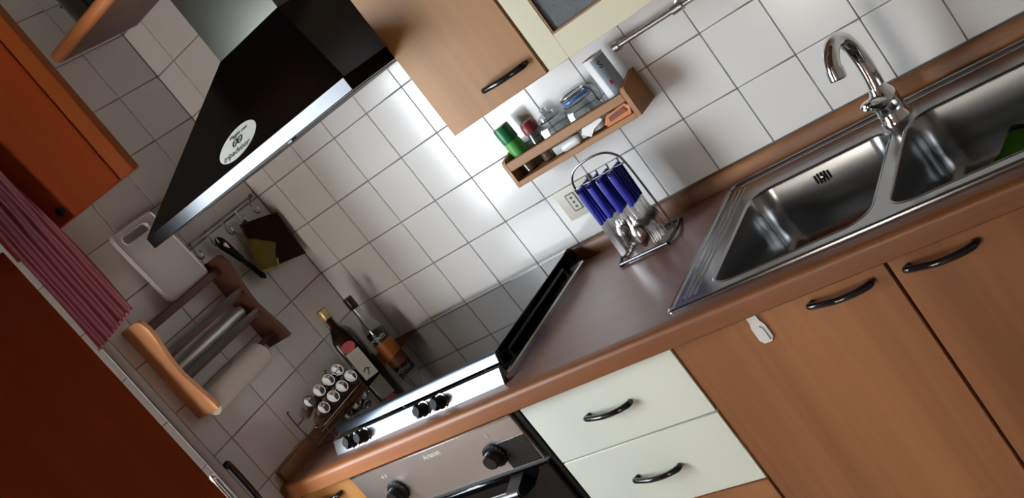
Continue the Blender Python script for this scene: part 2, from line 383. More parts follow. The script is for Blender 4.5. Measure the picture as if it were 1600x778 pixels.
# window frame in the left wall
w1 = struct('window_1', loc=(-0.12, (WIN['y0'] + WIN['y1']) / 2, WIN['z0']))
a, b, c, d = WIN['y1'] + .001, WIN['y0'] - .001, WIN['z0'] + .001, WIN['z1'] - .001
for nm_, yy0, yy1, z0, z1 in (('jamb', a, a + .05, c, d), ('jamb', b - .05, b, c, d), ('window_sill', a + .05, b - .05, c, c + .05), ('head', a + .05, b - .05, d - .05, d)):
    obj(nm_, B(-.20, -.15, yy0, yy1, z0, z1, .003), 'frame', w1)

w2 = struct('fill_window', loc=((WIN_FILL['x0'] + WIN_FILL['x1']) / 2, RY - .1, WIN_FILL['z0']))  # frame of the unseen window added as fill
a, b, c, d = WIN_FILL['x0'] + .001, WIN_FILL['x1'] - .001, WIN_FILL['z0'] + .001, WIN_FILL['z1'] - .001
for nm_, xx0, xx1, z0, z1 in (('jamb', a, a + .05, c, d), ('jamb', b - .05, b, c, d), ('window_sill', a + .05, b - .05, c, c + .05), ('head', a + .05, b - .05, d - .05, d), ('mullion', (a + b) / 2 - .025, (a + b) / 2 + .025, c + .05, d - .05)):
    obj(nm_, B(xx0, xx1, RY - .13, RY - .08, z0, z1, .003), 'frame', w2)
obj('pane', B(a + .045, (a + b) / 2 - .02, RY - .107, RY - .103, c + .045, d - .045), 'pane', w2)
obj('pane', B((a + b) / 2 + .02, b - .045, RY - .107, RY - .103, c + .045, d - .045), 'pane', w2)

# ------------------------------------------------------------------ worktop
WX = 2.2; ZT = 0.90
wt = thing('worktop', 'brown laminate worktop with rounded front edge carrying hob and sink', 'worktop', (1.1, -0.3, 0.85))
sl = new()
SX0, SX1, SY0, SY1 = 1.36, 2.14, -0.54, -0.10   # cut-out for the sink bowls
for x0, x1, y0, y1 in ((0.003, SX0, -0.585, -0.003), (SX1, WX, -0.585, -0.003), (SX0, SX1, -0.585, SY0), (SX0, SX1, SY1, -0.003)): box(sl, x0, x1, y0, y1, ZT - 0.045, ZT)
obj('slab', sl, 'top', wt)
nb = new(); prof = [(-0.585, ZT - 0.045), (-0.612, ZT - 0.045), (-0.615, ZT - 0.042)] + [(-0.603 - 0.012 * math.cos(math.radians(a)), ZT - 0.012 + 0.012 * math.sin(math.radians(a))) for a in range(0, 91, 15)] + [(-0.585, ZT)]
prism(nb, [(0.003, y, z) for y, z in prof], (WX - 0.003, 0, 0)); obj('front_edge', nb, 'nose', wt)
up = new(); prism(up, [(0.022, y, z) for y, z in ((-.002, ZT), (-.02, ZT), (-.02, ZT + .030), (-.014, ZT + .038), (-.002, ZT + .039))], (WX - 0.022, 0, 0)); obj('back_upstand', up, 'upstand', wt)
up = new(); prism(up, [(x, -0.585, z) for x, z in ((.002, ZT), (.02, ZT), (.02, ZT + .030), (.014, ZT + .038), (.002, ZT + .039))], (0, 0.583, 0)); obj('side_upstand', up, 'upstand', wt)

# ------------------------------------------------------------------ cabinet handle (bow shape, one fat end)
def handle_bm(c, length=0.122):
    """c: centre on the front face (x, y, z); bows out along -y"""
    x, y, z = c; L = length / 2
    pts = smooth([(x - L + .010, y + .001, z + .002), (x - L + .004, y - .008, z + .002), (x - L + .006, y - .014, z + .0025), (x - L * .55, y - .021, z + .002), (x - L * .1, y - .026, z + .0005), (x + L * .4, y - .024, z - .0005), (x + L * .8, y - .016, z - .001), (x + L - .003, y - .007, z - .001), (x + L - .006, y + .001, z - .001)], 4)
    n = len(pts); rad = []
    for i in range(n):
        t = i / (n - 1); rad.append(0.0050 + 0.0012 * math.sin(math.pi * t) + 0.0014 * math.exp(-((t - .82) / .14) ** 2) + 0.0008 * math.exp(-((t - .25) / .12) ** 2))
    return tube(new(), pts, rad, 10)
FY = -0.582
def front(parent, name, x0, x1, z0, z1, m_, h=None, y=FY):
    d = obj(name, B(x0, x1, y, y + 0.019, z0, z1, 0.0012), m_, parent)
    if m_ != 'orange':
        e = new(); t = 0.0005
        box(e, x0 - t, x1 + t, y + 0.003, y + 0.017, z0 + .001, z1 - .001); obj('edge_band', e, 'edge' if m_.startswith('cream') else 'carcass', d)
    if h: obj('handle', handle_bm((h[0], y, h[1])), 'blackchrome', d)
    return d
def carcass(parent, x0, x1, z1=0.852, z0=0.1, yb=-0.02):
    bm = new(); t = 0.016; y0 = FY + 0.021
    box(bm, x0, x0 + t, y0, yb, z0, z1); box(bm, x1 - t, x1, y0, yb, z0, z1); box(bm, x0, x1, y0, yb, z0, z0 + t); box(bm, x0, x1, yb - .008, yb, z0, z1)
    obj('body', bm, 'carcass', parent)
    obj('plinth', B(x0, x1, y0 + .05, y0 + .066, 0.0, z0), 'carcass', parent)
n0 = thing('base_cabinet', 'narrow wooden base cabinet between tiled left wall and oven', 'cabinet', (0.12, -0.3, 0), 'base cabinets'); carcass(n0, 0.004, 0.236)
front(n0, 'door', 0.006, 0.233, 0.105, 0.848, 'cherry_up', (0.112, 0.815))
n1 = thing('drawer_unit', 'cream fronted drawer unit between oven and wooden door', 'cabinet', (1.07, -0.3, 0), 'base cabinets'); carcass(n1, 0.859, 1.281)
front(n1, 'drawer', 0.861, 1.279, 0.6805, 0.848, 'cream', (1.066, 0.768)); front(n1, 'drawer', 0.861, 1.279, 0.4995, 0.677, 'cream', (1.066, 0.589))
front(n1, 'drawer', 0.861, 1.279, 0.105, 0.496, 'cherry')
n2 = thing('base_cabinet', 'wooden base cabinet with white hook on its door, under left sink bowl', 'cabinet', (1.5, -0.3, 0), 'base cabinets'); carcass(n2, 1.283, 1.729, 0.73)
front(n2, 'door', 1.285, 1.7275, 0.105, 0.848, 'cherry', (1.636, 0.821))
n3 = thing('base_cabinet', 'wooden base cabinet at the right edge of the picture', 'cabinet', (1.95, -0.3, 0), 'base cabinets'); carcass(n3, 1.731, 2.19, 0.73)
front(n3, 'door', 1.7335, 2.188, 0.105, 0.848, 'cherry', (1.815, 0.819))
# white adhesive hook on the door
hk = thing('adhesive_hook', 'white plastic hook stuck on wooden door below the sink', 'hook', (1.465, FY, 0.79))
prism_pts = [(1.456, FY - .0005, .866), (1.478, FY - .0005, .866), (1.480, FY - .0005, .815), (1.478, FY - .0005, .790), (1.470, FY - .0005, .784), (1.462, FY - .0005, .784), (1.455, FY - .0005, .790), (1.453, FY - .0005, .815)]
hb = new(); prism(hb, [(x, FY - .0005, z - .004) for x, z in ((1.455, .868), (1.477, .868), (1.477, .835), (1.482, .822), (1.482, .795), (1.475, .786), (1.459, .786), (1.453, .795), (1.453, .822), (1.457, .835))], (0, -0.0035, 0)); obj('plate', hb, 'white', hk)
hb = new(); prism(hb, [(x, FY - .004, z - .004) for x, z in ((1.460, .818), (1.464, .823), (1.471, .823), (1.475, .818), (1.475, .792), (1.460, .792))], (0, -0.0025, 0)); obj('prong', hb, 'white', hk)

# ------------------------------------------------------------------ oven
ov = thing('oven', 'built-in steel oven with two black knobs below the hob', 'oven', (0.547, -0.3, 0.2))
OY = -0.588
obj('body', B(0.24, 0.855, OY + 0.014, -0.06, 0.12, 0.846), 'dark', ov)
obj('surround', B(0.239, 0.857, OY + .004, OY + .016, 0.12, 0.849, .001), 'black', ov)
cp = obj('control_panel', B(0.248, 0.838, OY - .006, OY + .006, 0.712, 0.842, .002), 'panelsteel', ov)
vg = obj('vent_panel', B(0.742, 0.836, OY - .0075, OY - .004, 0.716, 0.790, .0008), 'black', ov)
vb = new()
for k in range(16):
    for j in range(10):
        x = 0.748 + k * 0.0056; z = 0.722 + j * 0.007
        if x < 0.833: box(vb, x, x + .0035, OY - .0085, OY - .007, z, z + .0035)
v_ = obj('vent_dots', vb, 'ink', vg); v_['kind'] = 'stuff'
obj('top_trim', B(0.248, 0.838, OY - .007, OY + .002, 0.842, 0.845), 'chrome', ov)
for kx in (0.372, 0.726):
    kn = new(); lathe(kn, [(.029, 0), (.031, .003), (.031, .008), (.0265, .011), (.0265, .012)], (kx, OY - .006, 0.766), (0, -1, 0), 28); kk = obj('knob', kn, 'matteblack', ov)
    kn = new(); lathe(kn, [(.021, .012), (.0195, .03), (.017, .034), (.004, .034)], (kx, OY - .006, 0.766), (0, -1, 0), 24); obj('knob_grip', kn, 'black', kk)
    kn = new()
    for k in range(18):
        a = 2 * math.pi * k / 18; cx, cz = kx + .0288 * math.cos(a), .766 + .0288 * math.sin(a); box(kn, cx - .0011, cx + .0011, OY - .0152, OY - .0138, cz - .0011, cz + .0011)
    sc_ = obj('dial_marks', kn, 'greyink', kk); sc_['kind'] = 'stuff'
obj('brand_lettering', text_bm('Ariston', 0.020, (0.552, OY - .0063, 0.823), (1, 0, 0), (0, 0, 1)), 'sticker', cp)
for sx in (0.356, 0.369): obj('symbol', B(sx - .004, sx + .004, OY - .0068, OY - .0055, .810, .819, .001), 'greyink', cp)
obj('symbol', B(0.735, 0.745, OY - .0068, OY - .0055, .812, .822, .001), 'greyink', cp)
dr = obj('oven_door', B(0.246, 0.842, OY - .008, OY + .008, 0.16, 0.704, .004), 'ovenglass', ov)
hd = new(); tube(hd, [(0.33, OY - .05, .676), (0.755, OY - .05, .676)], .012, 16); obj('handle_bar', hd, 'strip', dr)
for hx in (0.345, 0.74):
    hd = new(); prism(hd, [(hx - .02, OY - .006, .655), (hx - .02, OY - .006, .70), (hx - .02, OY - .052, .69), (hx - .02, OY - .060, .68), (hx - .02, OY - .052, .665)], (.04, 0, 0)); obj('handle_bracket', hd, 'matteblack', dr)
obj('door_window', B(0.32, 0.77, OY - .0095, OY - .007, 0.24, 0.60, .001), 'enamel', dr)

# ------------------------------------------------------------------ hob
hob = thing('hob', 'gas hob with closed smoked glass lid and steel front with four knobs', 'hob', (0.547, -0.3, ZT))
HX0, HX1 = 0.228, 0.866
tr = new()
outer = [(x, y) for x, y in rrect(HX0, HX1, -0.545, -0.05, 0.012, 4)]
inner = [(x, y) for x, y in rrect(HX0 + .02, HX1 - .026, -0.50, -0.075, 0.05, 6)]
# rim ring made with equal point counts
outer = rrect(HX0, HX1, -0.545, -0.05, 0.012, 6)
mk = lambda L, z: [(x, y, z) for x, y in L]
skin_loops(tr, [mk(outer, ZT + .0005), mk(outer, ZT + .012), mk(rrect(HX0 + .003, HX1 - .003, -.542, -.053, .012, 6), ZT + .015), mk(inner, ZT + .015)], False, False)
obj('rim', tr, 'steel', hob)
tr = new(); skin_loops(tr, [mk(inner, ZT + .015), mk(rrect(HX0 + .026, HX1 - .032, -.494, -.081, .046, 6), ZT + .005), mk(rrect(HX0 + .035, HX1 - .041, -.485, -.09, .04, 6), ZT + .003)], False, True); obj('tray', tr, 'enamel', hob)
for bx, by, br in ((0.40, -0.19, .035), (0.70, -0.19, .045), (0.40, -0.39, .045), (0.70, -0.39, .03)):
    bn = new(); lathe(bn, [(br, .0), (br, .012), (br * .85, .016), (br * .8, .02), (.004, .021)], (bx, by, ZT + .003), n=20); bo = obj('burner', bn, 'enamel', hob)
for gx in (0.40, 0.70):
    gb = new()
    for gy in (-.46, -.115): tube(gb, [(gx - .13, gy, ZT + .034), (gx + .135, gy, ZT + .034)], .004, 6)
    for sx in (-.13, -.06, 0, .06, .135): tube(gb, [(gx + sx, -.46, ZT + .034), (gx + sx, -.115, ZT + .034)], .004, 6)
    for sx in (-.13, .135):
        for gy in (-.46, -.115): tube(gb, [(gx + sx, gy, ZT + .034), (gx + sx, gy, ZT + .006)], .004, 6)
    obj('pan_support', gb, 'black', hob)
# tilted steel fascia with knobs
fa = new(); prism(fa, [(HX0 + .002, y, z) for y, z in ((-.562, ZT + .0005), (-.562, ZT + .004), (-.545, ZT + .036), (-.535, ZT + .038), (-.53, ZT + .0005))], (HX1 - HX0 - .012, 0, 0)); obj('fascia', fa, 'fasciasteel', hob)
fn = Vector((0, -0.032, 0.017)).normalized()
for kx in (0.313, 0.360, 0.592, 0.655):
    c = Vector((kx, -.5535, ZT + .020)); kb = new()
    lathe(kb, [(.0175, 0), (.0175, .005), (.0140, .009), (.0130, .027), (.0115, .031), (.003, .0315)], c, fn, 20); k_ = obj('knob', kb, 'matteblack', hob)
    kb = new(); lathe(kb, [(.0200, 0), (.0200, .003), (.0175, .0035)], c, fn, 20); obj('knob_ring', kb, 'chrome', k_)
    kb = new(); X = Vector((1, 0, 0)); Yv = fn.cross(X); o_ = c + fn * .018
    prism(kb, [o_ - X * .0035 - Yv * .0165, o_ + X * .0035 - Yv * .0165, o_ + X * .0035 + Yv * .0165, o_ - X * .0035 + Yv * .0165], fn * .0125); obj('knob_grip', kb, 'matteblack', k_)
# lid
LX0, LX1, LY0, LY1, LZ = 0.222, 0.834, -0.495, -0.050, ZT + .055
lid = obj('lid', B(LX0, LX1, LY0, LY1, LZ - .005, LZ, .0012), 'lidglass', hob)
lh = new(); prism(lh, [(LX0 - .001, y, z) for y, z in ((LY0 + .012, LZ + .0012), (LY0 - .004, LZ + .0012), (LY0 - .010, LZ - .004), (LY0 - .016, LZ - .021), (LY0 - .012, LZ - .022), (LY0 - .004, LZ - .008), (LY0 + .012, LZ - .0055))], (LX1 - LX0 + .002, 0, 0)); obj('lid_handle', lh, 'lidstrip', lid)
rh = new(); prism(rh, [(LX0, y, z) for y, z in ((LY1 - .012, LZ + .001), (LY1 + .008, LZ + .001), (LY1 + .024, LZ - .01), (LY1 + .027, LZ - .03), (LY1 + .020, LZ - .03), (LY1 + .016, LZ - .014), (LY1 + .004, LZ - .0055), (LY1 - .012, LZ - .0055))], (LX1 - LX0, 0, 0)); obj('lid_hinge_profile', rh, 'enamel', lid)
for hx in (LX0 + .03, LX1 - .012):
    hb = new(); prism(hb, [(hx - .01, y, z) for y, z in ((LY1 + .022, ZT + .001), (LY1 + .022, LZ - .008), (LY1 + .002, LZ - .006), (LY1 - .028, ZT + .030), (LY1 - .034, ZT + .016), (LY1 - .02, ZT + .001))], (.02, 0, 0)); obj('lid_hinge', hb, 'enamel', lid)

# ------------------------------------------------------------------ extractor hood
hood = thing('extractor_hood', 'black pyramid extractor hood with steel front strip and round sticker', 'hood', (0.55, -0.25, 1.6))
QX0, QX1, QY, QZ0, QZ1 = 0.122, 0.980, -0.49, 1.600, 1.632
CX0, CX1, CY, CZ = 0.440, 0.705, -0.2, 1.866
cb = new(); b4 = [cb.verts.new(p) for p in ((QX0, QY, QZ1), (QX1, QY, QZ1), (QX1, -.002, QZ1), (QX0, -.002, QZ1))]; t4 = [cb.verts.new(p) for p in ((CX0, CY, CZ), (CX1, CY, CZ), (CX1, -.002, CZ), (CX0, -.002, CZ))]
for k in range(4): cb.faces.new((b4[k], b4[(k + 1) % 4], t4[(k + 1) % 4], t4[k]))
cb.faces.new(t4); cb.faces.new(b4[::-1]); obj('canopy', cb, 'hoodblack', hood, sharp=20)
rb = new(); box(rb, QX0, QX1, QY, -.002, QZ0, QZ1 - .0002); obj('base_rim', rb, 'hoodblack', hood, sharp=20)
obj('front_strip', B(QX0 + .004, QX1 - .001, QY - .0035, QY + .001, QZ0 + .001, QZ1, .001), 'strip', hood)
un = obj('grease_filter', B(QX0 + .05, QX1 - .05, QY + .05, -.04, QZ0 - .002, QZ0 + .002, .001), 'filter', hood)
obj('latch', B(.722, .738, QY + .012, QY + .03, QZ0 - .005, QZ0 + .001, .001), 'black', hood)
obj('chimney', B(CX0, CX1, CY, -.002, CZ - .002, 2.69, .001), 'chimney', hood, sharp=20)
# sticker on the sloping front
sv = Vector((0, CY - QY, CZ - QZ1)).normalized(); sn = Vector((1, 0, 0)).cross(sv); sc = Vector((0.561, -0.441, 0)); sc.z = QZ1 + (sc.y - QY) * (CZ - QZ1) / (CY - QY)
X = Vector((1, 0, 0)); st = new()
prism(st, [sc + X * .080 * math.cos(a) + sv * .045 * math.sin(a) + sn * .0004 for a in [2 * math.pi * k / 48 for k in range(48)]], sn * .0008)
sk = obj('sticker', st, 'sticker', hood); sk['label'] = 'white oval sticker with black lettering and two round eyes'
z = sc + sn * .0014
obj('lettering', text_bm('Viaggio con', .0165, z + sv * .026, X, sv), 'ink', sk)
obj('lettering', text_bm('tripadvisor', .0255, z - sv * .024, X, sv), 'ink', sk)
for sx in (-.0105, .0105):
    rg = new(); tube(rg, [z + X * (sx + .0085 * math.cos(a)) + sv * (.0025 + .0095 * math.sin(a)) for a in [2 * math.pi * k / 24 for k in range(24)]], .0017, 6, closed=True); obj('ring', rg, 'ink', sk)
    rg = new(); lathe(rg, [(.0024, -.0003), (.0024, .0004)], z + X * sx + sv * .0025, sn, 12); obj('dot', rg, 'ink', sk)

# ------------------------------------------------------------------ wall cabinets
UY = -0.33
c1 = thing('wall_cabinet', 'plain wooden wall cabinet beside the extractor hood', 'cabinet', (1.13, -0.16, 1.39), 'wall cabinets')
obj('body', B(0.989, 1.2745, UY + .02, -.002, 1.391, 2.19), 'carcass', c1)
front(c1, 'door', 0.988, 1.2725, 1.3895, 2.19, 'cherry_up', (1.188, 1.432), UY)
c2 = thing('wall_cabinet', 'cream wall cabinet with a frosted glass door', 'cabinet', (1.5, -0.16, 1.39), 'wall cabinets')
cb = new(); box(cb, 1.277, 1.293, UY + .02, -.002, 1.391, 2.19); box(cb, 1.739, 1.755, UY + .02, -.002, 1.391, 2.19); box(cb, 1.293, 1.739, UY + .02, -.002, 1.391, 1.407); box(cb, 1.293, 1.739, UY + .02, -.002, 2.174, 2.19); box(cb, 1.293, 1.739, -.01, -.002, 1.407, 2.174)
obj('body', cb, 'carcass', c2)
dd = new(); x0, x1, z0, z1, f_ = 1.279, 1.7535, 1.3895, 2.19, .056
box(dd, x0, x0 + f_, UY, UY + .02, z0, z1, .001); box(dd, x1 - f_, x1, UY, UY + .02, z0, z1, .001); box(dd, x0 + f_ - .001, x1 - f_ + .001, UY, UY + .02, z0, z0 + f_, .001); box(dd, x0 + f_ - .001, x1 - f_ + .001, UY, UY + .02, z1 - f_, z1, .001)
d_ = obj('door', dd, 'cream_up', c2)
db = new(); t = .004
for a0, a1, b0, b1 in ((x0 + f_, x0 + f_ + t, z0 + f_, z1 - f_), (x1 - f_ - t, x1 - f_, z0 + f_, z1 - f_), (x0 + f_ + t, x1 - f_ - t, z0 + f_, z0 + f_ + t), (x0 + f_ + t, x1 - f_ - t, z1 - f_ - t, z1 - f_)): box(db, a0, a1, UY + .001, UY + .018, b0, b1)
obj('glazing_bead', db, 'carcass', d_)
obj('pane', B(x0 + f_ + .001, x1 - f_ - .001, UY + .008, UY + .012, z0 + f_ + .001, z1 - f_ - .001), 'frost', d_)
obj('handle', handle_bm((1.70, UY, 1.43)), 'blackchrome', d_)

# utensil rail under the cream cabinet
rl = thing('utensil_rail', 'chrome rail mounted on tiles under cream cabinet', 'rail', (1.5, -0.03, 1.315))
rb = new(); tube(rb, [(1.285, -.034, 1.3215), (1.96, -.034, 1.3105)], .0065, 14); obj('bar', rb, 'railsteel', rl)
rb = new(); tube(rb, [(1.274, -.034, 1.3217), (1.288, -.034, 1.3215)], .0105, 16); obj('end_cap', rb, 'railsteel', rl)
for bx in (1.452, 1.80):
    zz = 1.3215 - (bx - 1.285) * .0163
    rb = new(); tube(rb, [(bx - .014, -.034, zz), (bx + .014, -.034, zz)], .0105, 16); tube(rb, [(bx, -.034, zz + .004), (bx, -.001, zz + .006)], .006, 10); lathe(rb, [(.014, 0), (.014, .004), (.011, .006)], (bx, -.0005, zz + .006), (0, -1, 0), 18); obj('bracket', rb, 'railsteel', rl)

# ------------------------------------------------------------------ sink and tap
sk = thing('kitchen_sink', 'stainless steel double bowl sink set into the worktop', 'sink', (1.75, -0.3, ZT))
KX0, KX1, KY0, KY1 = 1.308, 2.17, -0.566, -0.034; ZS = ZT + .0015
b1 = (1.396, 1.728, -.523, -.154, .05); b2 = (1.762, 2.095, -.523, -.154, .05)
dk = new(); edges = []
def loop(bm, pts):
    vs = [bm.verts.new(p) for p in pts]; return [bm.edges.new((vs[k], vs[(k + 1) % len(vs)])) for k in range(len(vs))]
edges += loop(dk, [(x, y, ZS) for x, y in rrect(KX0 + .012, KX1 - .012, KY0 + .012, KY1 - .012, .012, 4)])
for b_ in (b1, b2): edges += loop(dk, [(x, y, ZS) for x, y in rrect(*b_, 8)])
bmesh.ops.triangle_fill(dk, use_beauty=True, edges=edges, normal=(0, 0, 1))
obj('deck', dk, 'sink', sk)
rm = new()
skin_loops(rm, [[(x, y, z_) for x, y in rrect(KX0 + o_, KX1 - o_, KY0 + o_, KY1 - o_, .014, 5)] for o_, z_ in ((0, ZT + .0005), (.0005, ZT + .004), (.004, ZT + .0065), (.009, ZT + .0055), (.0125, ZS))], False, False)
obj('raised_rim', rm, 'sink', sk)
def bowl(b_, name):
    x0, x1, y0, y1, r = b_; bm = new(); L = []
    for o_, z_, rr in ((-.0045, ZS + .0002, r + .004), (-.002, ZS + .0016, r + .002), (0.0, ZS + .0008, r), (.0025, ZT - .004, r), (.007, ZT - .09, r), (.011, ZT - .125, r), (.02, ZT - .145, r), (.034, ZT - .157, r * .9), (.055, ZT - .162, r * .8)):
        L.append([(x, y, z_) for x, y in rrect(x0 + o_, x1 - o_, y0 + o_, y1 - o_, rr, 8)])
    skin_loops(bm, L, False, True); o = obj(name, bm, 'sink', sk, sharp=60)
    dn = new(); lathe(dn, [(.042, 0), (.042, .002), (.036, .003), (.03, -.0005), (.004, -.0005)], ((x0 + x1) / 2, (y0 + y1) / 2, ZT - .162), n=24); obj('drain', dn, 'steel', o)
    return o
bo1 = bowl(b1, 'bowl'); bowl(b2, 'bowl')
for k in range(5):   # overflow slots in the back wall of the left bowl
    ox = 1.541 + k * .0075; h_ = .010 if k in (0, 4) else .012
    obj('overflow_slot', B(ox - .002, ox + .002, -.161, -.1565, .872 - h_, .872 + h_, .0008), 'dark', bo1)
on = new(); lathe(on, [(.005, 0), (.0045, .003), (.002, .004)], (1.556, -.161, .872), (0, -1, 0), 14); obj('overflow_screw', on, 'chrome', bo1)
for gx in (1.338, 1.350, 1.364):    # pressed ribs beside the left bowl
    rb = new(); tube(rb, [(gx, KY0 + .035, ZS - .001), (gx, KY1 - .05, ZS - .001)], .003, 8); obj('rib', rb, 'sink', sk)
rb = new(); tube(rb, [(1.35, KY1 - .032, ZS - .001), (2.12, KY1 - .032, ZS - .001)], .003, 8); obj('rib', rb, 'sink', sk)
rb = new(); tube(rb, [(1.40, KY1 - .07, ZS - .001), (1.68, KY1 - .07, ZS - .001)], .0025, 8); obj('rib', rb, 'sink', sk)

tp = thing('mixer_tap', 'chrome mixer tap with curved spout behind the sink', 'tap', (1.735, -.118, ZS))
TX, TY = 1.735, -.118
bb = new(); lathe(bb, [(.033, 0), (.033, .004), (.0295, .009), (.0285, .03), (.0285, .050), (.0255, .062), (.0190, .072), (.0178, .08)], (TX, TY, ZS + .0003), n=28); obj('body', bb, 'chrome', tp)
sp = smooth([(TX, TY, .972), (TX + .003, TY + .003, 1.01), (TX + .003, TY + .004, 1.045), (TX + .001, TY - .002, 1.080), (TX - .003, TY - .02, 1.104), (TX - .009, TY - .046, 1.111), (TX - .016, TY - .071, 1.101), (TX - .021, TY - .086, 1.081), (TX - .023, TY - .091, 1.062)], 5)
bb = new(); tube(bb, sp, [.0165 - .0012 * k / len(sp) for k in range(len(sp))], 18); sp_o = obj('spout', bb, 'chrome', tp)
bb = new(); e = Vector(sp[-1]); dv = (Vector(sp[-1]) - Vector(sp[-2])).normalized(); lathe(bb, [(.0172, -.014), (.0172, .006), (.015, .0085), (.012, .0085), (.012, .004)], e, dv, 22); obj('aerator', bb, 'chrome', sp_o)
bb = new(); tube(bb, smooth([(TX - .004, TY - .010, .948), (TX - .014, TY - .028, .957), (TX - .021, TY - .042, .964), (TX - .026, TY - .054, .967)], 5), [.021, .0215, .022, .022, .022, .0218, .0212, .0205, .0195, .0185, .0175, .0165, .015, .0135, .011, .007], 16, flat=((0, .25, .97), .7)); obj('lever', bb, 'chrome', tp)

gs = new(); N = 20; vs = []
for i in range(N):
    row = []
    for j in range(8):
        x = 1.838 + .20 * i / (N - 1); y = -.335 + .150 * j / 7 + .006 * math.sin(i * .9); k = min(1, max(0, (x - 1.840) / .07)); k = k * k * (3 - 2 * k); r_ = (j / 7) ** 1.5
        zz = ZT - .1605 + .008 + .050 * k * r_ + .004 * math.sin(i * 1.1) * math.cos(j * .9)
        row.append(gs.verts.new((x, y, zz)))
    vs.append(row)
for i in range(N - 1):
    for j in range(7): gs.faces.new((vs[i][j], vs[i + 1][j], vs[i + 1][j + 1], vs[i][j + 1]))
bmesh.ops.solidify(gs, geom=gs.faces[:], thickness=.006)
solo('scouring_cloth', gs, 'spongegreen', (1.93, -.25, ZT - .16), 'bright green cloth lying in the right sink bowl', 'cloth')

# ------------------------------------------------------------------ socket
so = thing('wall_socket', 'ivory wall socket plate on tiles behind the cutlery stand', 'socket', (.935, 0, 1.05))
obj('plate', B(.874, .995, -.009, -.0005, 1.005, 1.092, .003, 2), 'ivory', so)
for k, sx in enumerate((.918, .952)):
    md = obj('socket_module', B(sx - .0125, sx + .0125, -.0105, -.008, 1.026, 1.071, .001), 'ivory' if k else 'ivory', so)
    for dz in (-.013, 0, .013):
        hb = new(); lathe(hb, [(.0040, 0), (.0040, .0006)], (sx, -.0105, 1.0485 + dz), (0, -1, 0), 10); obj('pin_hole', hb, 'black', md)
for q in ((.9030, .906, 1.024, 1.073), (.9300, .933, 1.024, 1.073), (.9390, .9415, 1.024, 1.073), (.9645, .967, 1.024, 1.073), (.906, .930, 1.0715, 1.0740), (.906, .930, 1.0230, 1.0255)):
    obj('module_gap', B(q[0], q[1], -.0098, -.0085, q[2], q[3]), 'black', so)

# ------------------------------------------------------------------ spice shelf and what stands on it
ss = thing('spice_shelf', 'small wooden wall shelf holding jars and a tin', 'shelf', (1.07, -.05, 1.17))
ZB = 1.184
obj('base_board', B(.882, 1.2555, -.1, -.001, 1.170, ZB, .001), 'spicewood', ss)
for a0, a1 in ((.872, .882), (1.2555, 1.268)):
    eb = new(); prism(eb, [(a0, y, z) for y, z in ((-.001, 1.170), (-.1, 1.170), (-.1, 1.236), (-.094, 1.246), (-.001, 1.258))], (a1 - a0, 0, 0)); obj('end_board', eb, 'spicewood', ss)
obj('front_bar', B(.882, 1.2555, -.1, -.090, 1.2145, 1.238, .002), 'spicewood', ss)
obj('back_bar', B(.882, 1.2555, -.009, -.001, 1.2, 1.225, .001), 'spicewood', ss)
# green capped spice bottle
t1 = thing('spice_bottle', 'spice bottle with green cap at left end of the small shelf', 'spice bottle', (.911, -.052, ZB), 'bottles and jars on the small shelf')
X_ = (.911, -.052, ZB)
bb = new(); lathe(bb, [(.019, .0003), (.0215, .003), (.0215, .078), (.019, .086), (.017, .09)], X_); obj('glass_body', bb, 'glass', t1)
bb = new(); lathe(bb, [(.018, .004), (.0195, .006), (.0195, .045), (.004, .046)], X_); obj('contents', bb, 'herbs', t1)
bb = new(); lathe(bb, [(.0221, .050), (.0221, .080), (.0200, .0905)], X_, cap=False); obj('label_band', bb, 'herb', t1)
bb = new(); lathe(bb, [(.022, .091), (.0225, .093), (.0225, .132), (.021, .135), (.004, .135)], X_); obj('cap', bb, 'green', t1)
t1.rotation_euler = (0, -.05, 0)
# maroon capped bottle
X_ = (.976, -.055, ZB)
t2 = thing('spice_bottle', 'spice bottle with maroon flip cap next to the green capped one', 'spice bottle', X_, 'bottles and jars on the small shelf')
bb = new(); lathe(bb, [(.019, .0003), (.021, .003), (.021, .06), (.018, .075), (.0155, .082)], X_); obj('glass_body', bb, 'glass', t2)
bb = new(); lathe(bb, [(.018, .004), (.019, .006), (.019, .03), (.004, .031)], X_); obj('contents', bb, 'herbs', t2)
bb = new(); lathe(bb, [(.020, .082), (.0205, .084), (.0205, .100), (.019, .103), (.0165, .111), (.003, .112)], X_); obj('cap', bb, 'maroon', t2)
# square glass jar with glass stopper
def sq(c, prof, rr=.3, xs=1, ys=1, n=5):
    bm = new(); skin_loops(bm, [[(c[0] + x, c[1] + y, c[2] + h) for x, y in rrect(-r * xs, r * xs, -r * ys, r * ys, r * rr, n)] for r, h in prof], True, True); return bm
X_ = (1.036, -.053, ZB)
t3 = thing('glass_jar', 'small square glass jar with glass lid beside the maroon cap', 'jar', X_, 'bottles and jars on the small shelf')
obj('glass_body', sq(X_, [(.030, .0005), (.032, .003), (.033, .07), (.027, .082), (.023, .088)]), 'glass', t3)
bb = new(); lathe(bb, [(.024, .088), (.027, .09), (.027, .097), (.020, .102), (.008, .105), (.010, .112), (.009, .116), (.002, .117)], X_); obj('lid', bb, 'glass', t3)
bb = new(); tube(bb, [(X_[0] + .026 * math.cos(a), X_[1] + .026 * math.sin(a), ZB + .086) for a in [2 * math.pi * k / 28 for k in range(28)]], .0017, 6, closed=True); obj('wire_ring', bb, 'wire', t3)
obj('contents', sq(X_, [(.0285, .003), (.0305, .005), (.0305, .024)]), 'paper', t3)
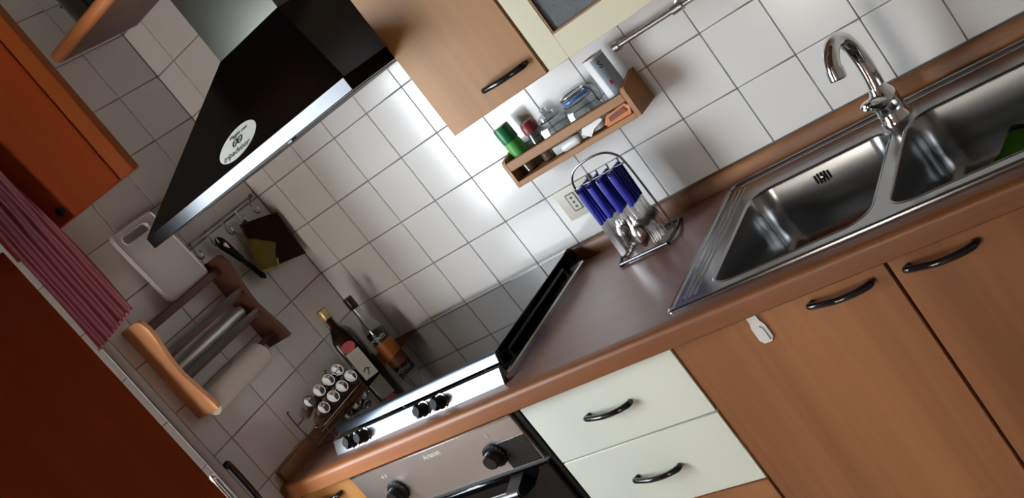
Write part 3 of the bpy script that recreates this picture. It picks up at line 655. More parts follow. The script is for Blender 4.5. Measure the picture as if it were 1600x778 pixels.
# clip-top jar with blue gasket
X_ = (1.128, -.049, ZB)
t4_ = thing('clip_top_jar', 'large glass clip-top jar with blue gasket in the middle of the shelf', 'jar', X_, 'bottles and jars on the small shelf')
obj('glass_body', sq(X_, [(.041, .0005), (.044, .004), (.045, .065), (.040, .080), (.035, .086), (.037, .092)], .45, ys=.85), 'glass', t4_)
bb = new(); lathe(bb, [(.034, .0925), (.037, .0935), (.037, .0985), (.034, .0995)], X_); obj('gasket', bb, 'bluegasket', t4_)
bb = new(); lathe(bb, [(.037, .0998), (.038, .102), (.037, .109), (.028, .114), (.020, .117), (.004, .117)], X_); obj('lid', bb, 'glass', t4_)
bb = new(); c = Vector(X_)
tube(bb, [c + Vector((.0365 * math.cos(a), .0345 * math.sin(a), .085)) for a in [2 * math.pi * k / 28 for k in range(28)]], .0015, 6, closed=True)
tube(bb, [c + Vector((.0385 * math.cos(a), .0385 * math.sin(a), .106)) for a in [2 * math.pi * k / 28 for k in range(28)]], .0015, 6, closed=True)
tube(bb, smooth([c + Vector((.037, -.012, .106)), c + Vector((.047, -.013, .100)), c + Vector((.052, -.013, .085)), c + Vector((.051, -.012, .062)), c + Vector((.051, .012, .062)), c + Vector((.052, .013, .085)), c + Vector((.047, .013, .100)), c + Vector((.037, .012, .106))], 4), .0016, 6)
obj('wire_clip', bb, 'wire', t4_)
obj('contents', sq(X_, [(.038, .004), (.042, .006), (.042, .018)], .45, ys=.85), 'paper', t4_)
# cylindrical tin
X_ = (1.229, -.052, ZB)
t5 = thing('paper_tin', 'tall cylindrical carton with grey blue and white label at right end of shelf', 'tin', X_, 'bottles and jars on the small shelf')
bb = new(); lathe(bb, [(.0255, .0005), (.026, .002), (.026, .150), (.0265, .150), (.0265, .153), (.024, .153), (.024, .150), (.004, .150)], X_, n=32); obj('carton', bb, 'tinwhite', t5)
def wrap(c, r, a0, a1, h0, h1, n=14):
    bm = new(); V = []
    for k in range(n + 1):
        a = math.radians(a0 + (a1 - a0) * k / n); V.append((bm.verts.new((c[0] + r * math.cos(a), c[1] + r * math.sin(a), c[2] + h0)), bm.verts.new((c[0] + r * math.cos(a), c[1] + r * math.sin(a), c[2] + h1))))
    for p_, q_ in zip(V, V[1:]): bm.faces.new((p_[0], q_[0], q_[1], p_[1]))
    return bm
obj('label_band', wrap(X_, .0263, -85, 60, .012, .146), 'tin', t5); obj('label_band', wrap(X_, .0263, -150, -85, .004, .055), 'tinaqua', t5)
obj('label_flower', wrap(X_, .0265, -66, -50, .077, .087, 3), 'pink', t5); obj('label_flower', wrap(X_, .0265, -52, -28, .048, .056, 3), 'pink', t5)
td = Vector((math.sin(math.radians(52)), math.cos(math.radians(52)), 0)); tn = Vector((td.y, -td.x, 0))
obj('lettering', text_bm('S', .024, Vector(X_) + tn * .0268 + Vector((0, 0, .128)), td, (0, 0, 1)), 'ink', t5)
t5.rotation_euler = (0, -.03, 0)
# sachet and packet, seen in the gap below the bar
bb = new(); prism(bb, [(1.105, -.0895, 1.200), (1.118, -.0895, 1.222), (1.166, -.0895, 1.224), (1.172, -.0895, 1.206), (1.14, -.0895, 1.197), (1.122, -.0895, 1.1845)], (0, .006, 0))
solo('paper_sachet', bb, 'sachet', (1.14, -.085, ZB), 'folded white paper sachet behind the front bar of the small shelf', 'sachet')
pk = thing('spice_packet', 'orange edged packet with brown contents in right corner of small shelf', 'packet', (1.215, -.085, ZB))
bb = new(); prism(bb, [(1.178, -.094, 1.1845), (1.172, -.094, 1.193), (1.186, -.093, 1.208), (1.243, -.092, 1.213), (1.252, -.093, 1.203), (1.246, -.094, 1.1845)], (0, .010, 0)); obj('film', bb, 'orangebag', pk)
bb = new(); prism(bb, [(1.190, -.0955, 1.192), (1.192, -.0955, 1.204), (1.236, -.0945, 1.208), (1.242, -.0955, 1.195)], (0, .003, 0)); obj('contents', bb, 'brownbag', pk)
X_ = (1.058, -.084, ZB)
bb = new(); tube(bb, smooth([(1.035, -.083, ZB + .0095), (1.05, -.083, ZB + .0115), (1.075, -.083, ZB + .0125), (1.092, -.083, ZB + .0115)], 4), [.007, .0095, .0105, .011, .0112, .0115, .0118, .012, .012, .0118, .0115, .011, .008], 14)
solo('salt_shaker', bb, 'white', X_, 'small white shaker lying on its side at front of the small shelf', 'shaker')

# ------------------------------------------------------------------ cutlery stand and the cutlery hanging on it
cs = thing('cutlery_stand', 'chrome wire cutlery stand on worktop by the tiles', 'stand', (1.11, -.13, ZT))
r = .0032
bb = new(); tube(bb, smooth([(1.043, -.195, ZT + .006), (1.186, -.202, ZT + .006)], 2), .0042, 8); tube(bb, [(1.036, -.075, ZT + .006), (1.182, -.085, ZT + .006)], .0042, 8)
tube(bb, [(1.186, -.202, ZT + .006), (1.198, -.15, ZT + .010), (1.182, -.085, ZT + .006)], .0042, 8); tube(bb, [(1.043, -.195, ZT + .006), (1.030, -.14, ZT + .010), (1.036, -.075, ZT + .006)], .0042, 8)
for fx, fy in ((1.043, -.195), (1.186, -.202), (1.036, -.075), (1.182, -.085)): lathe(bb, [(.005, 0), (.005, .006)], (fx, fy, ZT + .0003), n=10)
obj('base_frame', bb, 'strip', cs)
bb = new()
tube(bb, smooth([(1.032, -.135, ZT + .008), (1.030, -.137, 1.00), (1.030, -.138, 1.09), (1.036, -.138, 1.125), (1.062, -.138, 1.148), (1.11, -.138, 1.154), (1.150, -.138, 1.148), (1.176, -.138, 1.128), (1.184, -.138, 1.10), (1.188, -.14, 1.02), (1.192, -.145, ZT + .008)], 5), .0029, 8); obj('handle_loop', bb, 'wire', cs)
bb = new(); tube(bb, [(1.031, -.138, 1.1045), (1.183, -.138, 1.1045)], .0026, 8); obj('cross_bar', bb, 'wire', cs)
XS = (1.052, 1.083, 1.116, 1.149); 
for x in XS:
    bb = new(); tube(bb, smooth([(x, -.1, 1.113), (x, -.102, 1.1035), (x, -.108, 1.0998), (x, -.138, 1.0998), (x, -.168, 1.0998), (x, -.174, 1.1035), (x, -.175, 1.113)], 4), .0022, 8); obj('prong', bb, 'wire', cs)
def ring_profile(pts, n=10): return pts
def cutlery(kind):
    """one piece hanging head down, origin at the hole in its handle; returns (handle bm, head bm)"""
    h = new(); L = .088
    prof = [(.004, .0075), (.0065, .004), (.0078, -.005), (.0078, -.02), (.0070, -.05), (.0062, -L + .01), (.0055, -L)]
    if kind == 'knife': prof = [(a * .92, z * 1.06) for a, z in prof]; L *= 1.06
    skin_loops(h, [[(x, y, z) for x, y in rrect(-a, a, -.0023, .0023, .002, 3)] for a, z in prof], True, True)
    m_ = new()
    def strip(rows, th=.0011):
        # rows (half width, z, y offset): a dished strip; th the thickness
        V = []
        for a, z, y in rows:
            V.append([m_.verts.new((a * math.sin(k), y + (1 - math.cos(k)) * 0, z)) for k in (-math.pi / 2, -.5, 0, .5, math.pi / 2)])
        fs = []
        for p_, q_ in zip(V, V[1:]):
            for k in range(4): fs.append(m_.faces.new((p_[k], p_[k + 1], q_[k + 1], q_[k])))
        return V, fs
    if kind in ('tablespoon', 'teaspoon'):
        k = 1.0 if kind == 'tablespoon' else .82; z0 = -L + .004; neck = .045 if kind == 'tablespoon' else .032; bl = .060 * k; bw = .0205 * k
        rows = [(.0045, z0, 0), (.0035, z0 - neck * .5, .0005), (.0038, z0 - neck, 0)]
        V = [[m_.verts.new((a * s, y, z)) for s in (-1, -.8, -.5, 0, .5, .8, 1)] for a, z, y in rows]
        for i in range(1, 13):
            t = i / 12; a = bw * (math.sin(math.pi * min(1, t ** .85)) ** .62) if t < 1 else .0012; a = max(a, .0025); z = z0 - neck - bl * t; d = .009 * k * math.sin(math.pi * t) ** .8 if t < 1 else 0
            V.append([m_.verts.new((a * s, -d * (1 - s * s), z)) for s in (-1, -.8, -.5, 0, .5, .8, 1)])
        for p_, q_ in zip(V, V[1:]):
            for j in range(6): m_.faces.new((p_[j], p_[j + 1], q_[j + 1], q_[j]))
        bmesh.ops.solidify(m_, geom=m_.faces[:], thickness=.0013)
    elif kind == 'fork':
        z0 = -L + .004; rows = [(.0045, z0, 0), (.0035, z0 - .022, .0005), (.0045, z0 - .04, .001), (.0105, z0 - .052, .003), (.0115, z0 - .062, .004), (.0115, z0 - .068, .004)]
        V = [[m_.verts.new((a * s, y, z)) for s in (-1, -.5, 0, .5, 1)] for a, z, y in rows]
        for p_, q_ in zip(V, V[1:]):
            for j in range(4): m_.faces.new((p_[j], p_[j + 1], q_[j + 1], q_[j]))
        for s in (-.85, -.28, .28, .85):
            x = .0115 * s; T = [[m_.verts.new((x + e_ * w_, y, z)) for e_ in (-1, 1)] for w_, z, y in ((.0017, z0 - .066, .004), (.0015, z0 - .085, .003), (.0012, z0 - .1, .0005), (.0006, z0 - .106, -.001))]
            for p_, q_ in zip(T, T[1:]): m_.faces.new((p_[0], p_[1], q_[1], q_[0]))
        bmesh.ops.solidify(m_, geom=m_.faces[:], thickness=.0013)
    else:
        z0 = -L + .004
        prism(m_, [(-.0045, -.0007, z0), (.0045, -.0007, z0), (.005, -.0007, z0 - .015), (.008, -.0007, z0 - .03), (.0095, -.0007, z0 - .06), (.009, -.0007, z0 - .085), (.004, -.0007, z0 - .102), (-.003, -.0007, z0 - .104), (-.0068, -.0007, z0 - .095), (-.0068, -.0007, z0 - .03)], (0, .0014, 0))
    return h, m_
front_lab = {'knife': 'foremost blue-handled knife hanging at the left of the cutlery stand', 'teaspoon': 'foremost small blue-handled spoon hanging next to the knives', 'tablespoon': 'foremost large blue-handled spoon hanging beside the forks', 'fork': 'foremost blue-handled fork hanging at the right of the cutlery stand'}
rear_lab = {'knife': 'blue-handled knife hanging behind the foremost knife on the stand', 'teaspoon': 'small blue-handled spoon hanging behind the foremost small spoon', 'tablespoon': 'large blue-handled spoon hanging behind the foremost large spoon', 'fork': 'blue-handled fork hanging behind the foremost fork on the stand'}
MT['mirror'] = mat('polished_cutlery_steel', (0.78, 0.775, 0.77, 1), 0.19, 1.0)
for x, kind in zip(XS, ('knife', 'teaspoon', 'tablespoon', 'fork')):
    nm = {'knife': 'table_knife', 'teaspoon': 'teaspoon', 'tablespoon': 'tablespoon', 'fork': 'table_fork'}[kind]
    h, m_ = cutlery(kind); src = None
    for k in range(6):
        y = -.168 + k * .0115 - (.004 if kind == 'tablespoon' else 0)
        t = thing(nm, front_lab[kind] if k == 0 else rear_lab[kind].replace('hanging', ('second', 'third', 'fourth', 'fifth', 'rearmost')[k - 1] + ' in line, hanging'), {'knife': 'knife', 'fork': 'fork'}.get(kind, 'spoon'), (x + random.uniform(-.001, .001), y, 1.0995), kind + 's on the cutlery stand')
        if src is None:
            src = (obj('handle', h, 'blue', t, world=False), obj('blade' if kind == 'knife' else 'head', m_, 'mirror', t, sharp=60, world=False))
            hl = new(); lathe(hl, [(.0028, 0), (.0028, .0004)], (0, -.0023, .0005), (0, -1, 0), 10); obj('hanging_hole', hl, 'dark', src[0], world=False)
        else:
            for s_ in src: copy_part(s_, t)
        t.rotation_euler = (random.uniform(-.02, .005), random.uniform(-.02, .02), 0)

# ------------------------------------------------------------------ bottles on the worktop left of the hob
X_ = (.128, -.208, ZT)
RZB = math.radians(38)
ob = thing('oil_bottle', 'tall square dark green olive oil bottle with gold cap', 'bottle', X_, 'bottles beside the hob')
obj('glass_body', sq(X_, [(.031, .0005), (.033, .004), (.033, .168), (.031, .186), (.023, .203), (.0155, .217), (.0135, .228), (.0130, .252)], .28, n=6), 'oil', ob, sharp=50)
bb = new(); lathe(bb, [(.0150, .252), (.0155, .254), (.0155, .282), (.0145, .284), (.003, .284)], X_, n=24); obj('cap', bb, 'gold', ob)
# labels on the faces turned to the room
q = Vector(X_)
lb = obj('label', B(q.x - .022, q.x + .022, q.y - .0339, q.y - .0330, ZT + .045, ZT + .140, .0003), 'oillabel', ob)
pt = new(); o_ = q + Vector((0, -.0341, .066)); 
tube(pt, smooth([o_ + Vector((-.004, 0, -.010)), o_ + Vector((.002, 0, -.002)), o_ + Vector((.004, 0, .008))], 4), .0018, 6); tube(pt, smooth([o_ + Vector((-.010, 0, .004)), o_ + Vector((.0, 0, .010)), o_ + Vector((.010, 0, .003))], 4), .0022, 6); obj('emblem', pt, 'ink', lb)
pt = new(); prism(pt, [q + Vector((.022 * math.cos(a), -.0331, .155 + .016 * math.sin(a))) for a in [2 * math.pi * k / 28 for k in range(28)]], (0, -.0008, 0)); obj('label', pt, 'redlabel', ob)
for k in range(7):
    obj('text_line', B(q.x - .015, q.x + .015, q.y - .0341, q.y - .0338, ZT + .088 + k * .006, ZT + .0895 + k * .006), 'greyink', lb)
ob.rotation_euler = (0, 0, RZB)
X_ = (.165, -.135, ZT)
vb = thing('vinegar_bottle', 'clear vinegar bottle with amber label and black cap', 'bottle', X_, 'bottles beside the hob')
bb = new(); lathe(bb, [(.026, .0005), (.0285, .004), (.0285, .135), (.027, .150), (.020, .170), (.014, .188), (.0125, .205), (.0125, .232)], X_, n=28); obj('glass_body', bb, 'glass', vb)
bb = new(); lathe(bb, [(.025, .003), (.027, .006), (.027, .048), (.004, .049)], X_, n=24); obj('vinegar', bb, 'oil', vb)
bb = new(); lathe(bb, [(.0138, .222), (.0148, .224), (.0148, .258), (.014, .260), (.003, .260)], X_, n=24); obj('cap', bb, 'black', vb)
bb = new(); lathe(bb, [(.0288, .028), (.0288, .098)], X_, n=28, cap=False); lv = obj('label', bb, 'vinegar', vb)
bb = new(); lathe(bb, [(.0289, .098), (.0289, .132)], X_, n=28, cap=False); ln = obj('neck_label', bb, 'black', vb)
td = Vector((.78, .62, 0)); tn = Vector((.62, -.78, 0))
obj('lettering', text_bm('PONTI', .0155, Vector(X_) + tn * .0290 + Vector((0, 0, .113)), td, (0, 0, 1), .0012), 'sticker', ln)

# ------------------------------------------------------------------ spice jar rack against the left wall
sr = thing('spice_jar_rack', 'chrome wire rack of spice jars on worktop by left wall', 'rack', (.06, -.34, ZT))
A_ = [Vector((.104, y, 1.024)) for y in (-.281, -.328, -.376, -.424)]; B_ = [Vector((.122, y, .987)) for y in (-.273, -.320, -.366, -.416)]
ax = Vector((.86, -.12, .42)).normalized()
jar_src = None
def jar(lidc, label):
    global jar_src
    t = thing('spice_jar', label, 'jar', lidc - ax * .075, 'spice jars in the wire rack')
    if jar_src is None:
        c0 = (0, 0, 0); bb = new(); lathe(bb, [(.0155, 0), (.017, .003), (.017, .050), (.0145, .058)], c0, ax, 22); g = obj('glass_body', bb, 'glass', t, world=False)
        bb = new(); lathe(bb, [(.0150, .002), (.0158, .004), (.0158, .040), (.003, .041)], c0, ax, 20); h_ = obj('contents', bb, 'herbs', t, world=False)
        bb = new(); lathe(bb, [(.0188, .057), (.0192, .059), (.0192, .073), (.0180, .0755), (.0160, .0755), (.0150, .0735), (.0120, .0725), (.003, .0722)], c0, ax, 28); l_ = obj('lid', bb, 'chrome', t, world=False)
        bb = new(); X1 = ax.cross(Vector((0, 0, 1))).normalized(); o_ = ax * .0725
        tube(bb, [o_ - X1 * .010, o_ + X1 * .010], .0022, 8); obj('lid_ridge', bb, 'steel', l_, world=False)
        jar_src = (g, h_, l_)
    else:
        for s_ in jar_src: copy_part(s_, t)
names4 = ('farthest', 'second farthest', 'second nearest', 'nearest')
for k in range(4): jar(A_[k], 'spice jar with chrome lid, upper row of wire rack, ' + names4[k] + ' one')
for k in range(4): jar(B_[k], 'spice jar with chrome lid, lower row of wire rack, ' + names4[k] + ' one')
for y in (-.260, -.452):
    bb = new(); tube(bb, smooth([(.128, y, ZT + .004), (.122, y, ZT + .03), (.112, y, ZT + .050), (.06, y, ZT + .028), (.03, y, ZT + .06), (.03, y, ZT + .128), (.04, y, ZT + .132)], 4), .0018, 7); tube(bb, [(.128, y, ZT + .004), (.03, y, ZT + .004), (.03, y, ZT + .06)], .0018, 7)
    obj('end_frame', bb, 'wire', sr)
for i, (x, z) in enumerate(((.128, ZT + .004), (.112, ZT + .050), (.03, ZT + .004), (.065, ZT + .030), (.03, ZT + .085))):
    bb = new(); tube(bb, [(x, -.452, z), (x, -.260, z)], .0018, 7); obj('cross_wire', bb, 'wire', sr)
bb = new(); tube(bb, smooth([(.112, -.452, ZT + .05), (.118, -.462, ZT + .056), (.108, -.470, ZT + .066), (.096, -.462, ZT + .062)], 4), .0018, 7); obj('curl', bb, 'wire', sr)
bb = new(); tube(bb, smooth([(.112, -.260, ZT + .05), (.120, -.257, ZT + .056), (.116, -.255, ZT + .066), (.104, -.257, ZT + .062)], 4), .0018, 7); obj('curl', bb, 'wire', sr)

# ------------------------------------------------------------------ kitchen roll dispenser on the left wall
kr = thing('roll_dispenser', 'wooden wall dispenser with steel cutting edges for kitchen rolls', 'dispenser', (.05, -.487, 1.19))
def side_profile(y): return [(.001, y, 1.19), (.001, y, 1.486), (.080, y, 1.486), (.094, y, 1.478), (.101, y, 1.455), (.099, y, 1.425), (.088, y, 1.385), (.080, y, 1.345), (.080, y, 1.31), (.086, y, 1.278), (.095, y, 1.24), (.100, y, 1.21), (.101, y, 1.19)]
bb = new(); prism(bb, side_profile(-.648), (0, .012, 0)); obj('side_board', bb, 'rackwood_lit', kr)
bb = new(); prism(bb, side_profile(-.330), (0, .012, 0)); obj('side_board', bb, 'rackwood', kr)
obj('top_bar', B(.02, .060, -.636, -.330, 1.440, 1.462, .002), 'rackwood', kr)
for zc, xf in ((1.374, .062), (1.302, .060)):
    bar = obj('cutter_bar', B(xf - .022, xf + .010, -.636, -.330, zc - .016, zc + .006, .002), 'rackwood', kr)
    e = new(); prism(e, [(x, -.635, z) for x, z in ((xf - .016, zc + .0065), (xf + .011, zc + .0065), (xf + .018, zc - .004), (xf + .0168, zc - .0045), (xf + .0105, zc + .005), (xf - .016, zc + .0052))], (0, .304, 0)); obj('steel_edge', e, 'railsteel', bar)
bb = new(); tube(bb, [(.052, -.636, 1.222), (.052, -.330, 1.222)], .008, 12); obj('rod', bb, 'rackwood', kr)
bb = new(); lathe(bb, [(.020, -.640 + .64), (.034, 0), (.036, .002), (.036, .222), (.034, .224), (.020, .224), (.020, 0)], (.058, -.632, 1.205), (0, 1, 0), 32, cap=False)
solo('paper_towel_roll', bb, 'paper', (.058, -.52, 1.205), 'white paper towel roll at the bottom of the wall dispenser', 'paper roll')
bb = new(); lathe(bb, [(.008, 0), (.016, 0), (.0165, .002), (.0165, .275), (.016, .277), (.008, .277)], (.034, -.625, 1.325), (0, 1, 0), 24); solo('foil_roll', bb, 'foil', (.034, -.487, 1.325), 'grey foil roll behind the lower steel cutter of dispenser', 'foil roll')

# ------------------------------------------------------------------ cutting board standing on the dispenser
ct = thing('cutting_board', 'white plastic cutting board with handle slot against left wall tiles', 'cutting board', (.03, -.42, 1.4625))
cb_ = new(); yA, yB, zA, zB = -.503, -.345, 1.4625, 1.695
outer = rrect(yA, yB, zA, zB, .014, 8); slot = rrect(-.476, -.386, 1.652, 1.674, .0105, 8)
edges = loop(cb_, [(0, y, z) for y, z in outer]) + loop(cb_, [(0, y, z) for y, z in slot])
bmesh.ops.triangle_fill(cb_, use_beauty=True, edges=edges, normal=(1, 0, 0))
r_ = bmesh.ops.extrude_face_region(cb_, geom=cb_.faces[:]); vv = [g for g in r_['geom'] if isinstance(g, bmesh.types.BMVert)]; bmesh.ops.translate(cb_, verts=vv, vec=(.010, 0, 0))
lean = lambda bm: [setattr(v, 'co', Vector((v.co.x + .030 - .020 * (v.co.z - zA) / (zB - zA), v.co.y, v.co.z))) for v in bm.verts]
lean(cb_); obj('panel', cb_, 'board', ct)
gv = new(); tube(gv, [(.0105, y, z) for y, z in rrect(yA + .004, yB - .004, zA + .004, zB - .004, .012, 8)], .0028, 6, closed=True); lean(gv); obj('rim', gv, 'board', ct)
gv = new(); tube(gv, [(.0105, y, z) for y, z in rrect(-.479, -.383, 1.649, 1.677, .0135, 8)], .0026, 6, closed=True); lean(gv); obj('slot_rim', gv, 'board', ct)

# ------------------------------------------------------------------ hook rail on the left wall with what hangs from it
hr = thing('hook_rail', 'wire hook rail on tiles of left wall below hood', 'hook rail', (.02, -.19, 1.55))
bb = new(); tube(bb, [(.022, -.340, 1.553), (.022, -.040, 1.556)], .0032, 8); obj('bar', bb, 'wire', hr)
bb = new(); tube(bb, [(.012, -.340, 1.541), (.012, -.040, 1.544)], .0022, 8); obj('bar', bb, 'wire', hr)
for y in (-.340, -.040): 
    bb = new(); lathe(bb, [(.003, 0), (.0065, .004), (.0065, .009), (.003, .013)], (.022, y - .0065, 1.553 if y < -.2 else 1.556), (0, 1, 0), 12); tube(bb, [(.001, y, 1.548), (.024, y, 1.555)], .0026, 8); obj('end_knob', bb, 'wire', hr)
HK = (-.062, -.125, -.188, -.255, -.325)
for y in HK:
    bb = new(); tube(bb, smooth([(.022, y, 1.558), (.026, y, 1.550), (.020, y, 1.530), (.018, y, 1.512), (.026, y, 1.502), (.038, y, 1.506), (.041, y, 1.520)], 4), .0022, 7); lathe(bb, [(.0012, 0), (.0035, .002), (.0035, .005), (.0012, .007)], (.041, y, 1.519), (0, 0, 1), 8); obj('hook', bb, 'wire', hr)
# quilted brown square pot holder
ph = thing('pot_holder', 'square dark brown quilted pot holder hanging on hook rail', 'pot holder', (.036, -.10, 1.51))
pts = [(-.160, 1.513), (-.014, 1.475), (-.020, 1.330), (-.030, 1.318), (-.166, 1.352)]
def quad_grid(corners, nx, nz, th, x_of, name, material, parent):
    (aY, aZ), (bY, bZ), (cY, cZ), (dY, dZ) = corners; bm = new(); V = []
    for i in range(nx + 1):
        row = []
        for j in range(nz + 1):
            s, t_ = i / nx, j / nz
            y = (aY * (1 - s) + bY * s) * (1 - t_) + (dY * (1 - s) + cY * s) * t_; z = (aZ * (1 - s) + bZ * s) * (1 - t_) + (dZ * (1 - s) + cZ * s) * t_
            row.append(bm.verts.new((x_of(s, t_), y, z)))
        V.append(row)
    for i in range(nx):
        for j in range(nz): bm.faces.new((V[i][j], V[i + 1][j], V[i + 1][j + 1], V[i][j + 1]))
    bmesh.ops.solidify(bm, geom=bm.faces[:], thickness=th); return obj(name, bm, material, parent, sharp=70)
corners = ((-.150, 1.508), (-.016, 1.470), (-.030, 1.325), (-.165, 1.362))
quad_grid(corners, 24, 24, .009, lambda s, t_: .030 + .0032 * abs(math.sin(s * math.pi * 5)) * abs(math.sin(t_ * math.pi * 5)) + .003 * math.sin(t_ * 3), 'pad', 'pothold_b', ph)
for k in range(1, 5):
    s = k / 5
    a = Vector((.0285, corners[0][0] * (1 - s) + corners[1][0] * s, corners[0][1] * (1 - s) + corners[1][1] * s)); b = Vector((.0285, corners[3][0] * (1 - s) + corners[2][0] * s, corners[3][1] * (1 - s) + corners[2][1] * s))
bb = new(); bd = [Vector((.0335, y, z)) for y, z in corners]; tube(bb, bd, .0045, 8, closed=True); obj('binding', bb, 'pothold_s', ph)
bb = new(); tube(bb, smooth([(.034, -.138, 1.505), (.036, -.129, 1.512), (.033, -.122, 1.509), (.033, -.128, 1.500)], 4), .0022, 6); obj('hanging_loop', bb, 'pothold_s', ph)
# folded mustard pot holder
pm = thing('pot_holder', 'mustard yellow pot holder hanging folded in front of brown one', 'pot holder', (.052, -.18, 1.49))
quad_grid(((-.186, 1.470), (-.108, 1.404), (-.158, 1.352), (-.214, 1.372)), 14, 14, .010, lambda s, t_: .052 + .010 * math.sin(s * math.pi) - .006 * t_ + .003 * math.sin(9 * s + 5 * t_), 'pad', 'pothold_y', pm)
bb = new(); tube(bb, smooth([(.038, -.188, 1.504), (.046, -.188, 1.490), (.053, -.186, 1.470)], 4), .0024, 6); obj('hanging_loop', bb, 'pothold_y', pm)
bb = new(); tube(bb, smooth([(.058, -.214, 1.370), (.056, -.19, 1.357), (.052, -.165, 1.350), (.050, -.150, 1.356), (.050, -.140, 1.368)], 4), .0035, 6); obj('edging', bb, 'pothold_y', pm)
# black handled peeler
pe = thing('kitchen_utensil', 'utensil with black teardrop handle hanging on hook rail', 'utensil', (.034, -.25, 1.53))
ut = Vector((0, .028, -.106)).normalized(); o_ = Vector((.034, -.252, 1.524)); 
bb = new(); tube(bb, smooth([o_ + ut * t_ for t_ in (0, .012, .03, .055, .08, .10)], 4), [.006, .0085, .0115, .014, .016, .0172, .018, .0182, .018, .0175, .0168, .016, .0150, .0142, .0134, .0126, .012, .0114, .0108, .010, .009], 12, flat=((1, 0, 0), .42)); uh = obj('handle', bb, 'matteblack', pe)
bb = new(); tube(bb, smooth([o_ + ut * t_ + Vector((.0065, 0, 0)) for t_ in (.022, .034, .046)], 5), [.002, .0045, .006, .0068, .007, .007, .0068, .006, .0045, .003, .0015], 10, flat=((1, 0, 0), .3)); obj('inlay', bb, 'steel', uh)
bb = new(); prism(bb, [o_ + ut * .10 + Vector((-.001, -.008, 0)), o_ + ut * .10 + Vector((-.001, .008, 0)), o_ + ut * .175 + Vector((-.001, .010, 0)), o_ + ut * .185 + Vector((-.001, 0, 0)), o_ + ut * .175 + Vector((-.001, -.010, 0))], (.002, 0, 0)); obj('blade', bb, 'matteblack', pe)

# ------------------------------------------------------------------ shelf above, with a black pot
sh = thing('wall_shelf', 'orange wooden shelf with rounded front high beside the hood chimney', 'shelf', (.25, -.15, 2.13))
bb = new(); pr = [(-.002, 2.13), (-.285, 2.13)] + [(-.290 - .016 * math.cos(math.radians(a)), 2.147 + .017 * math.sin(math.radians(a))) for a in range(-90, 91, 18)] + [(-.002, 2.164)]
prism(bb, [(.072, y, z) for y, z in pr], (.355, 0, 0)); obj('board', bb, 'shelfwood', sh)
obj('underside_shade', B(.078, .421, -.284, -.004, 2.1288, 2.1302), 'rackwood', sh)  # dark sheet: shade below the shelf put into its colour
for bx in (.13, .37):
    bb = new(); prism(bb, [(bx, -.002, 2.165), (bx, -.05, 2.165), (bx, -.002, 2.215)], (.012, 0, 0)); obj('bracket', bb, 'black', sh)
pt_ = thing('cooking_pot', 'black pot standing on the high wooden shelf', 'pot', (.225, -.175, 2.1645))
bb = new(); lathe(bb, [(.085, .0003), (.092, .004), (.095, .11), (.098, .113), (.094, .113), (.090, .108), (.088, .008), (.004, .006)], (.225, -.175, 2.1645), n=32); obj('body', bb, 'enamel', pt_)
for sgn in (-1, 1):
    bb = new(); tube(bb, smooth([(.225 + sgn * .094, -.205, 2.245), (.225 + sgn * .118, -.195, 2.25), (.225 + sgn * .118, -.155, 2.25), (.225 + sgn * .094, -.145, 2.245)], 4), .006, 8); obj('handle', bb, 'black', pt_)

# ------------------------------------------------------------------ orange cupboard close to the viewer, upper door open, towel
cu = thing('tall_cupboard', 'tall orange wooden cupboard in the left foreground with upper door open', 'cupboard', (.86, -1.6, 0))
bm = new(); y0, y1 = -1.86, -1.3125
box(bm, .72, .980, y1 - .018, y1, .0, 2.38); box(bm, .72, .980, y0, y0 + .018, 0, 2.38); box(bm, .72, .736, y0 + .018, y1 - .018, 0, 2.38); box(bm, .736, .980, y0 + .018, y1 - .018, 2.362, 2.38); box(bm, .736, .980, y0 + .018, y1 - .018, 1.698, 1.716); box(bm, .736, .980, y0 + .018, y1 - .018, .0, .09)
obj('body', bm, 'orange', cu)
def cdoor(name, ya, yb, z0, z1):
    return obj(name, B(.981, 1.0, ya, yb, z0, z1, .0015), 'orange', cu)
cdoor('door', y1 - .2725, y1, .095, 1.706); cdoor('door', y0, y1 - .2755, .095, 1.706); cdoor('door', y0, y1 - .2755, 1.709, 2.375)
uu = Vector((.891, .454, 0)); un_ = Vector((.454, -.891, 0)); hp = Vector((1.0, -1.311, 0))
def dslab(s0, s1, t0, t1, z0, z1, bev=.0015):
    bm = B(s0, s1, t0, t1, z0, z1, bev); M = Matrix((uu, -un_, Vector((0, 0, 1)))).transposed().to_4x4(); M.translation = hp
    bmesh.ops.transform(bm, matrix=M, verts=bm.verts[:]); return bm
od = obj('open_door', dslab(.002, .1985, 0, .019, 1.682, 2.375), 'orange', cu)
obj('door_edge', dslab(.2005, .2245, -.001, .020, 1.681, 2.376), 'orange_edge', od)
hc = new(); lathe(hc, [(.007, 0), (.007, .002), (.005, .003), (.002, .003)], hp + uu * .103 + Vector((0, 0, 1.699)), un_, 16, xs=1, ys=1); obj('screw_cap', hc, 'black', od)
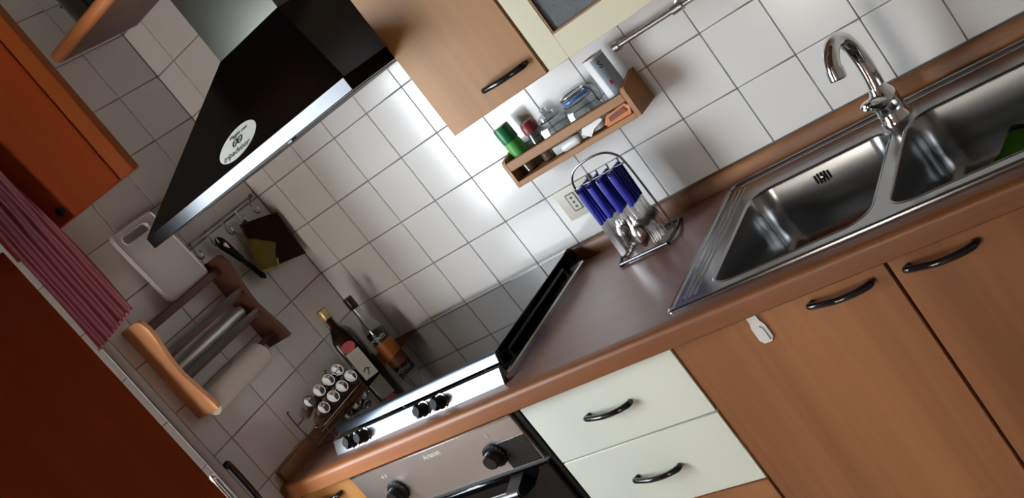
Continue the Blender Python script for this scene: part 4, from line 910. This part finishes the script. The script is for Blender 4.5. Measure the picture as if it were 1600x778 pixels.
# towel hanging from a hook on the open door
tw = thing('kitchen_towel', 'wine red striped towel hanging in front of open cupboard door', 'towel', (1.0, -1.32, 1.53))
tw.rotation_euler = (0, 0, math.atan2(.454, .891))
bm = new(); V = []; NX, NZ = 30, 40
for i in range(NX + 1):
    row = []
    for j in range(NZ + 1):
        s = i / NX; t_ = j / NZ; z = .0 + .46 * t_
        wd = .079 - .013 * t_; x = .024 + wd * s + .004 * math.sin(t_ * 5) + (.0 if s < .5 else .002 * math.sin(t_ * 9)); y = -.014 - .0022 * math.sin(s * math.pi * 11) - .004 * math.sin(s * 6 + t_ * 2)
        row.append(bm.verts.new((x, y, z + .018 * s * (1 - t_) - .010)))
    V.append(row)
for i in range(NX):
    for j in range(NZ): bm.faces.new((V[i][j], V[i + 1][j], V[i + 1][j + 1], V[i][j + 1]))
bmesh.ops.solidify(bm, geom=bm.faces[:], thickness=.003)
obj('cloth', bm, 'towel', tw, sharp=80, world=False)
bm = new(); tube(bm, [(.024 + .079 * k / 8, -.0155, -.008 + .018 * k / 8) for k in range(9)], .0024, 6); obj('hem', bm, 'towel', tw, world=False)
bm = new(); tube(bm, smooth([(.058, -.012, .45), (.060, -.016, .47), (.062, -.010, .485), (.064, -.012, .46)], 4), .002, 6); obj('loop', bm, 'towel', tw, world=False)
hk = thing('towel_hook', 'small chrome hook on open cupboard door above the towel', 'hook', hp + uu * .062 + un_ * .001 + Vector((0, 0, 2.0)))
bm = new(); o_ = hp + uu * .062 + Vector((0, 0, 2.0)); tube(bm, smooth([o_ + un_ * .001 + Vector((0, 0, .02)), o_ + un_ * .012 + Vector((0, 0, .012)), o_ + un_ * .014, o_ + un_ * .024 + Vector((0, 0, .004)), o_ + un_ * .026 + Vector((0, 0, .016))], 4), .0025, 8); obj('prong', bm, 'chrome', hk)
bm = new(); lathe(bm, [(.010, 0), (.010, .002), (.006, .003)], o_ + Vector((0, 0, .02)) + un_ * .0003, un_, 16); obj('rose', bm, 'chrome', hk)
